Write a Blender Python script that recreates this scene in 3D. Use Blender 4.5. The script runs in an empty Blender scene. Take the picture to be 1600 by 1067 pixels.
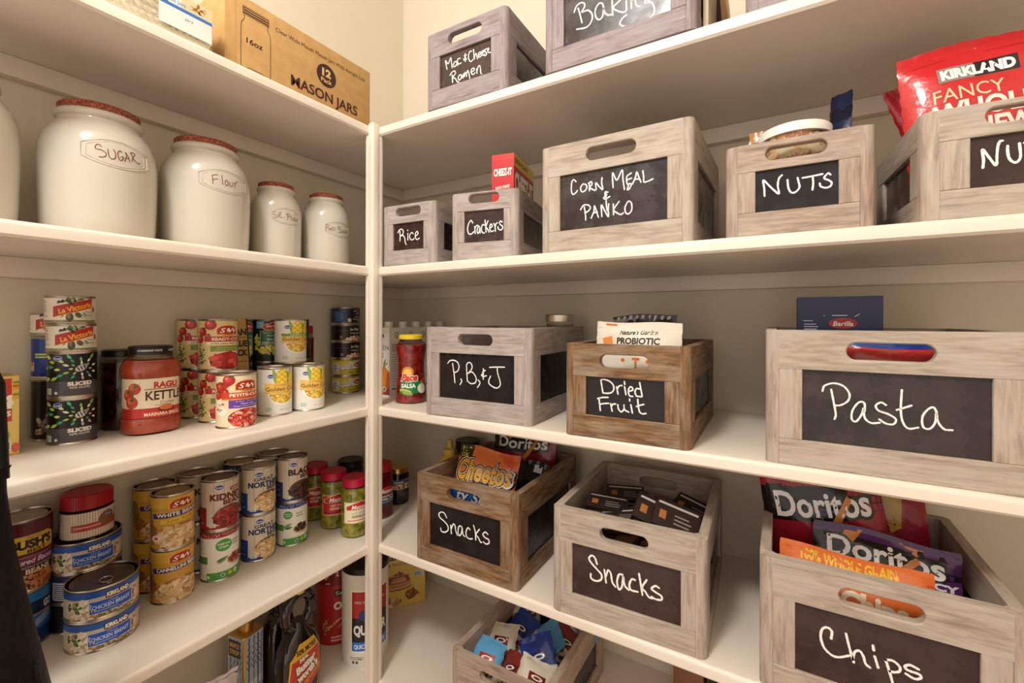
import bpy, bmesh, math, random
from mathutils import Vector, Matrix
PI = math.pi
C = bpy.context.scene.collection
scene = bpy.context.scene
EYE = 1.45                                   # camera height above the floor (metres)

# ------------------------------------------------------------------ camera, world, lamp, exposure
YAW, ROLL = 0.53946, 0.0021
fw = Vector((-math.sin(YAW), math.cos(YAW), 0)); rt = Vector((math.cos(YAW), math.sin(YAW), 0)); up = Vector((0, 0, 1))
r2 = rt*math.cos(ROLL)+up*math.sin(ROLL); u2 = -rt*math.sin(ROLL)+up*math.cos(ROLL)
cam = bpy.data.cameras.new('camera'); camo = bpy.data.objects.new('camera', cam); C.objects.link(camo)
m = Matrix((r2, u2, -fw)).transposed().to_4x4(); m.translation = (1.2039, -1.2172, EYE); camo.matrix_world = m
cam.sensor_width = 36; cam.lens = 696.65/1600*36; cam.shift_y = -34.26/1600; cam.clip_start = .02
scene.camera = camo
w = bpy.data.worlds.new('world'); scene.world = w; w.use_nodes = True
w.node_tree.nodes['Background'].inputs[0].default_value = (1.0, .88, .79, 1); w.node_tree.nodes['Background'].inputs[1].default_value = .70
LAMP = (.80, -1.66, EYE+1.24)
ll = bpy.data.lights.new('ceiling_lamp_light', 'POINT'); ll.shadow_soft_size = .15; ll.energy = 37; ll.color = (.97, 1.0, 1.0)
lo = bpy.data.objects.new('ceiling_lamp_light', ll); C.objects.link(lo); lo.location = LAMP
vs = scene.view_settings; scene.display_settings.display_device = 'sRGB'
vs.view_transform = 'Standard'; vs.look = 'None'; vs.exposure = 0.72; vs.gamma = 1; vs.use_curve_mapping = False
try: scene.cycles.use_denoising = True
except Exception: pass

# ------------------------------------------------------------------ materials
def lin(h):
    if isinstance(h, str):
        h = h.lstrip('#'); h = [int(h[i:i+2], 16)/255 for i in (0, 2, 4)]
    return tuple((c/12.92 if c <= .04045 else ((c+.055)/1.055)**2.4) for c in h)
def mat(name, col='#888888', rough=.5, metal=0., spec=.5, coat=0., trans=0., ior=1.45, emit=0):
    mm = bpy.data.materials.new(name); mm.use_nodes = True; b = mm.node_tree.nodes['Principled BSDF']
    b.inputs['Base Color'].default_value = (*lin(col), 1); b.inputs['Roughness'].default_value = rough
    b.inputs['Metallic'].default_value = metal; b.inputs['Specular IOR Level'].default_value = spec
    b.inputs['Coat Weight'].default_value = coat; b.inputs['Transmission Weight'].default_value = trans; b.inputs['IOR'].default_value = ior
    if emit: b.inputs['Emission Color'].default_value = (*lin(col), 1); b.inputs['Emission Strength'].default_value = emit
    return mm
def nd(mm, t, **kw):
    n = mm.node_tree.nodes.new(t)
    for k, v in kw.items():
        if hasattr(n, k): setattr(n, k, v)
        else: n.inputs[k].default_value = v
    return n
def lk(mm, a, ao, b, bi): mm.node_tree.links.new(a.outputs[ao], b.inputs[bi])
def ramp(mm, stops):
    n = nd(mm, 'ShaderNodeValToRGB'); e = n.color_ramp.elements
    while len(e) < len(stops): e.new(.5)
    for i, (p, c) in enumerate(stops): e[i].position = p; e[i].color = (*lin(c), 1)
    return n
def noisy(mm, scale, c0, c1, bump=0., detail=4, co='Object', lo=.35, hi=.65, bscale=None):
    b = mm.node_tree.nodes['Principled BSDF']; tc = nd(mm, 'ShaderNodeTexCoord')
    n = nd(mm, 'ShaderNodeTexNoise', Scale=scale, Detail=detail); lk(mm, tc, co, n, 'Vector')
    r = ramp(mm, [(lo, c0), (hi, c1)]); lk(mm, n, 'Fac', r, 'Fac'); lk(mm, r, 'Color', b, 'Base Color')
    if bump:
        n2 = n
        if bscale: n2 = nd(mm, 'ShaderNodeTexNoise', Scale=bscale, Detail=detail); lk(mm, tc, co, n2, 'Vector')
        bp = nd(mm, 'ShaderNodeBump', Strength=bump, Distance=.002); lk(mm, n2, 'Fac', bp, 'Height'); lk(mm, bp, 'Normal', b, 'Normal')
    return mm
M = {}
M['paint'] = noisy(mat('cream_paint', rough=.38), 3, '#e9ded0', '#e4d7c7', .03, bscale=90)
M['wall'] = noisy(mat('wall_paint', rough=.75), 2, '#e0d6c4', '#dcd0bb', .05, bscale=160)
M['floor'] = noisy(mat('floor_wood', rough=.5), 6, '#b89a80', '#c8aa90')
M['steel'] = mat('can_steel', '#c9bfb4', .28, 1)
M['brass'] = mat('gold_steel', '#d9b36a', .3, 1)
M['lidtan'] = mat('lacquered_steel', '#b49a72', .32, .9)
M['steel_dark'] = mat('lacquered_lid', '#8b776b', .3, 1)
M['ceramic'] = noisy(mat('cream_ceramic', rough=.16, coat=.4), 3, '#c9c1b3', '#c4bbab')
M['cork'] = noisy(mat('cork', rough=.9), 260, '#6b2f22', '#b0664c', .5, 3)
M['ink'] = mat('brown_marker', '#7a3d22', .6)
M['chalk'] = noisy(mat('chalk', rough=.9), 400, '#efe4da', '#ffffff')
M['black_plastic'] = mat('black_plastic', '#151313', .35)
M['red_plastic'] = mat('red_plastic', '#b01c22', .4)
M['pink_plastic'] = mat('crimson_lid', '#b8153c', .35)
M['white_plastic'] = mat('white_plastic', '#e8e4dc', .4)
M['yellow_plastic'] = mat('yellow_plastic', '#e2bd2c', .4)
M['mustard'] = mat('mustard_yellow', '#e6c055', .45)
M['kraft'] = noisy(mat('kraft_card', rough=.8), 40, '#c29a62', '#b98f58', .05, bscale=300)
M['glass'] = mat('jar_glass', '#ffffff', .03, 0, .5, 0, 1, 1.3)
M['tint_glass'] = mat('amber_plastic', '#1a0d08', .12, 0, .6, .6)
M['leather'] = noisy(mat('black_leather', rough=.5, spec=.3), 9, '#080707', '#121011', .5, 6, bscale=140)
M['inner_dark'] = mat('dark_contents', '#1c1412', .8)
M['lampglass'] = mat('lamp_glass', '#fff0d8', .4, emit=4)
M['bubble'] = mat('bubble_film', '#f4f0e6', .12, 0, .6, 0, .75, 1.2)
def printmat(name, rough=.35, coat=.15, bump=0., bscale=60, metal=0.):
    mm = mat(name, rough=rough, coat=coat, metal=metal); b = mm.node_tree.nodes['Principled BSDF']
    a = nd(mm, 'ShaderNodeAttribute', attribute_name='col'); lk(mm, a, 'Color', b, 'Base Color')
    if bump:
        tc = nd(mm, 'ShaderNodeTexCoord'); n = nd(mm, 'ShaderNodeTexNoise', Scale=bscale, Detail=3); lk(mm, tc, 'Object', n, 'Vector')
        bp = nd(mm, 'ShaderNodeBump', Strength=bump, Distance=.004); lk(mm, n, 'Fac', bp, 'Height'); lk(mm, bp, 'Normal', b, 'Normal')
    return mm
M['print'] = printmat('printed_paper')
M['foil'] = printmat('printed_foil', .24, .3, .55, 45)
M['matte_print'] = printmat('printed_card', .55, 0)
def content(name, c0, c1, scale=60, rough=.18):
    return noisy(mat(name, rough=rough, coat=.5), scale, c0, c1, .15, 3)
M['tomato'] = content('tomato_sauce', '#b2371f', '#d2593a', 26)
M['salsa'] = content('salsa_sauce', '#7a1712', '#b8352a', 70)
M['pepper'] = noisy(mat('pickled_peppers', rough=.2, coat=.5), 70, '#6f7216', '#c3b93f', .3, 3)
M['redpepper'] = content('roasted_peppers', '#5e0d14', '#8c1a20', 40)
M['jam'] = content('dark_jam', '#170809', '#2c1012', 30)
M['darkred'] = content('dark_sauce', '#2a0d12', '#47171c', 60)
M['peanut'] = content('brown_powder', '#5a2a1a', '#7c4126', 40)
def wood(name, light, mid, dark, wash, wamt):
    mm = mat(name, rough=.62, spec=.3); b = mm.node_tree.nodes['Principled BSDF']
    a = nd(mm, 'ShaderNodeAttribute', attribute_name='gco')
    mp = nd(mm, 'ShaderNodeMapping'); mp.inputs['Scale'].default_value = (7, 70, 70); lk(mm, a, 'Vector', mp, 'Vector')
    n1 = nd(mm, 'ShaderNodeTexNoise', Scale=2.3, Detail=8, Roughness=.68, Distortion=.5); lk(mm, mp, 'Vector', n1, 'Vector')
    r1 = ramp(mm, [(.28, dark), (.5, mid), (.7, light)]); lk(mm, n1, 'Fac', r1, 'Fac')
    mp2 = nd(mm, 'ShaderNodeMapping'); mp2.inputs['Scale'].default_value = (9, 26, 26); lk(mm, a, 'Vector', mp2, 'Vector')
    n2 = nd(mm, 'ShaderNodeTexNoise', Scale=1.3, Detail=5); lk(mm, mp2, 'Vector', n2, 'Vector')
    r2_ = ramp(mm, [(.42, '#000000'), (.62, '#ffffff')]); lk(mm, n2, 'Fac', r2_, 'Fac')
    mu = nd(mm, 'ShaderNodeMath', operation='MULTIPLY'); lk(mm, r2_, 'Color', mu, 0); mu.inputs[1].default_value = wamt
    mx = nd(mm, 'ShaderNodeMixRGB'); lk(mm, mu, 'Value', mx, 'Fac'); lk(mm, r1, 'Color', mx, 'Color1'); mx.inputs['Color2'].default_value = (*lin(wash), 1)
    lk(mm, mx, 'Color', b, 'Base Color')
    bp = nd(mm, 'ShaderNodeBump', Strength=.25, Distance=.001); lk(mm, n1, 'Fac', bp, 'Height'); lk(mm, bp, 'Normal', b, 'Normal')
    return mm
M['w_grey'] = wood('greywash_wood', '#bfb1a8', '#a4968f', '#7b6f6b', '#bbb1ad', .5)
M['w_pale'] = wood('pale_greywash_wood', '#c4b5a4', '#ac9c8c', '#84766a', '#c2b7ab', .5)
M['w_mauve'] = wood('mauve_greywash_wood', '#a8999a', '#8e7f80', '#6c5f63', '#a1979a', .55)
M['w_brown'] = wood('brown_weathered_wood', '#a3835f', '#7c5b3f', '#3f2b1f', '#a99a88', .42)
M['w_sand'] = wood('sandy_wood', '#c0a996', '#a38d7e', '#7a695f', '#bdafa3', .45)
def board(name, c0, c1):
    mm = mat(name, rough=.33, spec=.45); b = mm.node_tree.nodes['Principled BSDF']; tc = nd(mm, 'ShaderNodeTexCoord')
    n = nd(mm, 'ShaderNodeTexNoise', Scale=22, Detail=5, Roughness=.6); lk(mm, tc, 'Object', n, 'Vector')
    r = ramp(mm, [(.35, c0), (.7, c1)]); lk(mm, n, 'Fac', r, 'Fac'); lk(mm, r, 'Color', b, 'Base Color')
    r2_ = ramp(mm, [(.35, '#707070'), (.65, '#a8a8a8')]); lk(mm, n, 'Fac', r2_, 'Fac'); lk(mm, r2_, 'Color', b, 'Roughness')
    return mm
M['board'] = board('chalkboard_black', '#171213', '#241c1d')
M['board_dusty'] = board('chalkboard_dusty', '#2a201f', '#443836')
M['board_brown'] = board('chalkboard_brownish', '#33211e', '#47322d')

# ------------------------------------------------------------------ mesh helpers
def smooth(me, ang=35):
    me.shade_smooth(); me.set_sharp_from_angle(angle=math.radians(ang))
def link(name, me, parent=None, mats=()):
    for x in mats: me.materials.append(x)
    o = bpy.data.objects.new(name, me); C.objects.link(o)
    if parent is not None: o.parent = parent
    return o
class MB:
    def __init__(s): s.v, s.f, s.mi, s.g = [], [], [], []
    def add(s, vs, fs, mi=0, g=None):
        n = len(s.v); s.v += [tuple(x) for x in vs]; s.f += [tuple(i+n for i in f) for f in fs]; s.mi += [mi]*len(fs)
        s.g += [tuple(x) for x in (g if g is not None else vs)]
        return s
    def box(s, a, b, r=0., seg=2, mi=0, g=None, M4=None):
        bm = bmesh.new(); bmesh.ops.create_cube(bm, size=1)
        for v in bm.verts: v.co = Vector([(a[i]+b[i])/2+v.co[i]*(b[i]-a[i]) for i in range(3)])
        if r: bmesh.ops.bevel(bm, geom=list(bm.edges), offset=r, segments=seg, affect='EDGES', profile=.5)
        bm.verts.index_update(); vs = [v.co.copy() for v in bm.verts]; fs = [[v.index for v in f.verts] for f in bm.faces]; bm.free()
        gg = [g(v) for v in vs] if g else None
        if M4 is not None: vs = [M4 @ v for v in vs]
        return s.add(vs, fs, mi, gg)
    def lathe(s, prof, seg=48, mi=0, M4=None, sq=None, cap=True):
        vs, fs = [], []
        for r, z in prof:
            for k in range(seg):
                a = 2*PI*k/seg; c, d = math.cos(a), math.sin(a); q = 1
                if sq: q = 1/((abs(c)**sq+abs(d)**sq)**(1/sq))
                vs.append(Vector((r*q*c, r*q*d, z)))
        for i in range(len(prof)-1):
            for k in range(seg): fs.append((i*seg+k, i*seg+(k+1) % seg, (i+1)*seg+(k+1) % seg, (i+1)*seg+k))
        if cap:
            if prof[0][0] > 1e-6: fs.append(tuple(range(seg))[::-1])
            if prof[-1][0] > 1e-6: fs.append(tuple((len(prof)-1)*seg+k for k in range(seg)))
        if M4 is not None: vs = [M4 @ v for v in vs]
        return s.add(vs, fs, mi)
    def tube(s, pts, rad, n=8, mi=0, closed=False):
        pts = [Vector(p) for p in pts]; N = len(pts); vs, fs = [], []
        for i, p in enumerate(pts):
            a = pts[(i-1) % N] if closed or i > 0 else p; b = pts[(i+1) % N] if closed or i < N-1 else p
            t = (b-a).normalized(); x = t.orthogonal() if abs(t.z) > .9 else t.cross(Vector((0, 0, 1))); x.normalize(); y = t.cross(x)
            r = rad[i] if isinstance(rad, (list, tuple)) else rad
            for k in range(n): vs.append(p+x*r*math.cos(2*PI*k/n)+y*r*math.sin(2*PI*k/n))
        for i in range(N if closed else N-1):
            for k in range(n): fs.append((i*n+k, i*n+(k+1) % n, ((i+1) % N)*n+(k+1) % n, ((i+1) % N)*n+k))
        if not closed: fs += [tuple(range(n))[::-1], tuple((N-1)*n+k for k in range(n))]
        return s.add(vs, fs, mi)
    def prism(s, poly, z0, z1, mi=0, M4=None, g=None):
        n = len(poly); vs = [Vector((*p, z0)) for p in poly]+[Vector((*p, z1)) for p in poly]
        fs = [tuple(range(n))[::-1], tuple(range(n, 2*n))]+[(i, (i+1) % n, n+(i+1) % n, n+i) for i in range(n)]
        gg = [g(v) for v in vs] if g else None
        if M4 is not None: vs = [M4 @ v for v in vs]
        return s.add(vs, fs, mi, gg)
    def build(s, name, mats, parent=None, sm=None, grain=False):
        me = bpy.data.meshes.new(name); me.from_pydata([tuple(v) for v in s.v], [], s.f)
        mats = mats if isinstance(mats, (list, tuple)) else [mats]
        me.polygons.foreach_set('material_index', s.mi); me.update()
        if grain:
            at = me.attributes.new('gco', 'FLOAT_VECTOR', 'POINT'); at.data.foreach_set('vector', [c for g in s.g for c in g])
        if sm: smooth(me, sm)
        return link(name, me, parent, mats)
def thing(name, label, cat, loc=(0, 0, 0), rz=0, group=None):
    o = bpy.data.objects.new(name, None); C.objects.link(o); o.empty_display_size = .05
    o.location = loc; o.rotation_euler = (0, 0, rz); return tag(o, label, cat, group)
def tag(o, label, cat, group=None):
    o['label'] = label; o['category'] = cat
    if group: o['group'] = group
    return o
def struct(o): o['kind'] = 'structure'; return o
def copy_thing(src, label, loc, rz, group=None):
    def cp(o, par):
        c = o.copy(); C.objects.link(c); c.parent = par
        for ch in o.children: cp(ch, c)
        return c
    r = cp(src, None); r.location = loc; r.rotation_euler = (0, 0, rz); r['label'] = label
    if group: r['group'] = group
    return r

# ------------------------------------------------------------------ printing on surfaces (millimetres: s to the right, t up)
_gl = {}
def glyphs(txt, bold, shear):
    k = (txt, bold, shear)
    if k not in _gl:
        cu = bpy.data.curves.new('t', 'FONT'); cu.body = txt; cu.offset = bold; cu.resolution_u = 3; cu.shear = shear
        ob = bpy.data.objects.new('t', cu); me = bpy.data.meshes.new_from_object(ob)
        vs = [(v.co.x, v.co.y) for v in me.vertices]; fs = [tuple(p.vertices) for p in me.polygons]
        bpy.data.objects.remove(ob); bpy.data.curves.remove(cu); bpy.data.meshes.remove(me)
        _gl[k] = (vs, fs, min(v[0] for v in vs), max(v[0] for v in vs))
    return _gl[k]
class Print:
    def __init__(s, fx=1., ds=0.): s.items = []; s.fx = fx; s.ds = ds; s.bg = None
    def poly(s, pts, col, l=0): s.items.append(([pts], None, col, l)); return s
    def rect(s, a, b, c, d, col, l=0): return s.poly([(a, b), (c, b), (c, d), (a, d)], col, l)
    def ell(s, cx, cy, rx, ry, col, l=1, rot=0, n=20):
        c, q = math.cos(rot), math.sin(rot)
        return s.poly([(cx+rx*math.cos(2*PI*i/n)*c-ry*math.sin(2*PI*i/n)*q, cy+rx*math.cos(2*PI*i/n)*q+ry*math.sin(2*PI*i/n)*c) for i in range(n)], col, l)
    def leaf(s, cx, cy, a, b, rot, col, l=1):
        c, q = math.cos(rot), math.sin(rot); p = [(-a, 0), (-a*.4, -b*.85), (a*.1, -b), (a*.6, -b*.55), (a, 0), (a*.6, b*.55), (a*.1, b), (-a*.4, b*.85)]
        return s.poly([(cx+x*c-y*q, cy+x*q+y*c) for x, y in p], col, l)
    def text(s, txt, cx, cy, h, col, l=3, w=None, bold=.0, shear=0., rot=0., arc=0., an='c'):
        vs, fs, x0, x1 = glyphs(txt, bold, shear); k = h/.70; kx = w/(x1-x0) if w else k
        xm = {'c': (x0+x1)/2, 'l': x0, 'r': x1}[an]; c, q = math.cos(rot), math.sin(rot); out = []
        for x, y in vs:
            X = (x-xm)*kx; Y = (y-.35)*k+arc*(X*X)
            out.append((cx+X*c-Y*q, cy+X*q+Y*c))
        s.items.append((out, fs, col, l)); return s
    def otext(s, txt, cx, cy, h, col, oc, l=3, ob=.06, **kw):
        b = kw.pop('bold', .02); s.text(txt, cx, cy, h, oc, l, bold=b+ob, **kw)
        vs, fs, x0, x1 = glyphs(txt, b+ob, kw.get('shear', 0.)); va = glyphs(txt, b, kw.get('shear', 0.))
        if kw.get('w'): kw['w'] *= (va[3]-va[2])/(x1-x0)
        return s.text(txt, cx, cy, h, col, l+1, bold=b, **kw)
    def blobs(s, cx, cy, rx, ry, n, sz, cols, l=2, seed=1, asp=.6, clip=None):
        rnd = random.Random(seed)
        for i in range(n):
            a = rnd.random()*2*PI; q = math.sqrt(rnd.random())
            x, y = cx+rx*q*math.cos(a), cy+ry*q*math.sin(a)
            if clip and not clip(x, y): continue
            k = sz*rnd.uniform(.75, 1.2); s.ell(x, y, k, k*asp, rnd.choice(cols), l+(i % 4)*.6, rnd.random()*PI, 9)
        return s
    def lines(s, x0, y, x1, n, dy, th, col, l=1, seed=3):
        rnd = random.Random(seed)
        for i in range(n): s.rect(x0, y-i*dy-th, x0+(x1-x0)*rnd.uniform(.6, 1), y-i*dy, col, l)
        return s
    def oval_logo(s, cx, cy, k=1.):
        f = k/s.fx; s.ell(cx, cy, 7*f, 4.6*k, '#e8ecf5', 3); s.ell(cx, cy, 6.5*f, 4.15*k, '#1f3f94', 4)
        return s.text('Kroger', cx+.2*f, cy-.2*k, 3.1*k, '#f4f6ff', 5, w=10.5*f, bold=.02, shear=.25)
    def sw(s, cx, cy, k=1.):
        s.ell(cx, cy+3*k, 12.2*k, 7.2*k, '#e8c04a', 3); s.rect(cx-13*k, cy-7*k, cx+13*k, cy+4*k, '#e8c04a', 3.1)
        s.ell(cx, cy+3*k, 11.2*k, 6.3*k, '#b3241f', 4); s.rect(cx-12*k, cy-6.2*k, cx+12*k, cy+3.4*k, '#b3241f', 4.1)
        s.otext('S', cx-6*k, cy+.6*k, 8.4*k, '#fff4dc', '#6e120f', 5, .02, shear=.3, bold=.01); s.text('&', cx+.6*k, cy+1.2*k, 5.4*k, '#fff4dc', 8, bold=.03)
        s.otext('W', cx+6.6*k, cy+.6*k, 8.4*k, '#fff4dc', '#6e120f', 5, .02, shear=.3, bold=.01)
        s.rect(cx-7*k, cy-9*k, cx+8*k, cy-6*k, '#e3a52e', 4.2); return s.text('PREMIUM', cx+.5*k, cy-7.5*k, 1.7*k, '#8a3a14', 5, bold=.02)
    def build(s, name, mapf, parent=None, m='print', step=None, tstep=None, sc=.001, base=.00018, dl=.00008):
        bm = bmesh.new(); lay = bm.faces.layers.int.new('ci'); zl = {}; cols = []
        for pts, fs, col, l in s.items:
            if fs is None: pts = pts[0]; fs = [tuple(range(len(pts)))]
            k, d = (1, 0) if s.bg and not len(cols) else (s.fx, s.ds); vs = [bm.verts.new(((x*k+d)*sc, y*sc, l)) for x, y in pts]
            cols.append((*lin(col), 1)); ci = len(cols)-1
            for f in fs:
                try: fc = bm.faces.new([vs[i] for i in f]); fc[lay] = ci
                except ValueError: pass
        if bm.verts:
            for ax, st in ((0, step), (1, tstep)):
                if not st: continue
                lo = min(v.co[ax] for v in bm.verts); hi = max(v.co[ax] for v in bm.verts); x = math.floor(lo/st)*st+st
                no = Vector((1, 0, 0)) if ax == 0 else Vector((0, 1, 0))
                while x < hi:
                    co = Vector((x, 0, 0)) if ax == 0 else Vector((0, x, 0))
                    bmesh.ops.bisect_plane(bm, geom=bm.verts[:]+bm.edges[:]+bm.faces[:], plane_co=co, plane_no=no, dist=1e-7); x += st
        for v in bm.verts: v.co = mapf(v.co.x, v.co.y, base+dl*v.co.z)
        bm.normal_update(); me = bpy.data.meshes.new(name); ids = [f[lay] for f in bm.faces]; bm.to_mesh(me); bm.free()
        ca = me.color_attributes.new('col', 'FLOAT_COLOR', 'CORNER'); buf = []
        for p, i in zip(me.polygons, ids): buf += list(cols[i])*p.loop_total
        ca.data.foreach_set('color', buf); return link(name, me, parent, [M[m]])
def cylmap(R): return lambda s, t, o: Vector(((R+o)*math.cos(s/R), (R+o)*math.sin(s/R), t))
def planemap(o_, ds, dt, nn):
    o_, ds, dt, nn = map(Vector, (o_, ds, dt, nn)); return lambda s, t, o: o_+ds*s+dt*t+nn*o
def crom(pts, sub=6):
    P = [Vector(p) for p in pts]
    if len(P) < 3: return [P[0].lerp(P[-1], i/4) for i in range(5)]
    P = [2*P[0]-P[1]]+P+[2*P[-1]-P[-2]]; out = []
    for i in range(1, len(P)-2):
        a, b, c, d = P[i-1:i+3]
        for k in range(sub):
            t = k/sub; out.append(.5*((2*b)+(c-a)*t+(2*a-5*b+4*c-d)*t*t+(3*b-a-3*c+d)*t**3))
    return out+[P[-2]]
def ribbon(mb, pts, wd, mapf):                # a hand-drawn stroke with round ends, (s,t) in metres
    P = crom(pts); n = len(P); L, R = [], []
    rnd = random.Random(int(abs(P[0].x*1e5))+n)
    for i in range(n):
        t = (P[min(i+1, n-1)]-P[max(i-1, 0)]); t = t.normalized() if t.length > 1e-9 else Vector((1, 0)); q = Vector((-t.y, t.x))*wd/2*rnd.uniform(.85, 1.1)
        L.append(P[i]+q); R.append(P[i]-q)
    for end, j, sg in ((P[0], 0, -1), (P[-1], n-1, 1)):
        q = (L[j]-end); t = Vector((q.y, -q.x))*sg
        fan = [end+q*math.cos(a)+t*math.sin(a) for a in [k*PI/6 for k in range(7)]]
        mb.add([mapf(p.x, p.y, 0) for p in fan], [tuple(range(7))])
    mb.add([mapf(p.x, p.y, 0) for p in L+R], [(i, i+1, n+i+1, n+i) for i in range(n-1)])
# ------------------------------------------------------------------ the room and its fixed shelving
ZS = {1: EYE+.4961, 2: EYE+.1357, 3: EYE-.2243, 4: EYE-.5775, 5: EYE-.9315}     # shelf tops
DL, DR, TH, CL = .3051, .4098, .0241, .0235                                    # left depth, back depth, thickness, cleat
XE, YE, ZC = 2.15, -2.3, EYE+1.42
def slab(name, a, b, mt, r=0.): return struct(MB().box(a, b, r).build(name, mt, None, 30 if r else None))
slab('wall_left', (-.1, YE, 0), (0, .1, ZC), M['wall']); slab('wall_back', (0, 0, 0), (XE, .1, ZC), M['wall'])
slab('wall_right', (XE, YE, 0), (XE+.1, .1, ZC), M['wall'])
slab('floor', (-.1, YE, -.1), (XE+.1, .1, 0), M['floor']); slab('ceiling', (-.1, YE, ZC), (XE+.1, .1, ZC+.1), M['wall'])
slab('baseboard_left', (0, YE, 0), (.014, 0, .09), M['paint'], .003); slab('baseboard_back', (.014, -.014, 0), (XE, 0, .09), M['paint'], .003)
cl = thing('ceiling_light', 'round white flush mounted light on the pantry ceiling', 'lamp', (LAMP[0], LAMP[1], ZC))
MB().lathe([(.19, 0), (.19, -.02), (.18, -.024)]).build('lamp_base', M['white_plastic'], cl, 40)
MB().lathe([(.17, -.024), (.165, -.032), (.12, -.036), (0, -.038)]).build('diffuser', M['lampglass'], cl, 40)
WORDS = {1: 'top', 2: 'second', 3: 'third', 4: 'fourth', 5: 'bottom'}
def shelfboard(lft, i):
    z = ZS[i]
    # rounded front edge: section (depth from wall, height), run along the wall
    d = DL if lft else DR; r = .007; sec = [(.001, -TH), (d-.004, -TH), (d, -TH+.004), (d, -r)]+[(d-r+r*math.cos(a), -r+r*math.sin(a)) for a in (.4, .8, 1.2)]+[(d-r, 0), (.001, 0)]
    mb = MB(); n = len(sec); p0, p1 = ((YE+.002, -DR+.0005) if lft else (.001, XE-.001))
    vs = [((a, p, b) if lft else (p, -a, b)) for p in (p0, p1) for a, b in sec]
    fs = [tuple(range(n)), tuple(range(2*n-1, n-1, -1))]+[(i_, n+i_, n+(i_+1) % n, (i_+1) % n) for i_ in range(n)]
    if not lft: fs = [f[::-1] for f in fs]
    mb.add(vs, fs); o = mb.build('shelf_board', M['paint'], None, 40); o.location = (0, 0, z)
    tag(o, 'cream painted %s shelf board along the %s wall' % (WORDS[i], 'left' if lft else 'back'), 'shelf', 'cream shelf boards of the pantry')
for i in range(1, 6): shelfboard(True, i); shelfboard(False, i)
k = 0
for i in range(1, 6):
    z = ZS[i]-TH; k += 1
    slab('trim_%d' % k, (.0005, YE+.002, z-.0375), (CL, -.0005, z-.0003), M['paint'], .0015); k += 1
    slab('trim_%d' % k, (CL+.0003, -CL, z-.0375), (XE-.001, -.0005, z-.0003), M['paint'], .0015)
# the corner post: two boards in an L, notched round the shelves
pb = MB(); px, py = DL, -DR
pb.box((px-.001, py-.0205, .0), (px+.0185, py+.0005, ZS[1]+.004), .003)
pb.box((px-.012, py-.0195, .0), (px-.0012, py-.0012, ZS[1]-TH-.0005), .002)
pb.box((px+.0012, py-.0005, .0), (px+.0175, py+.0125, ZS[1]-TH), .002)
tag(pb.build('shelf_post', M['paint'], None, 30), 'cream painted upright post where the two shelf runs meet', 'post')

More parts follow.
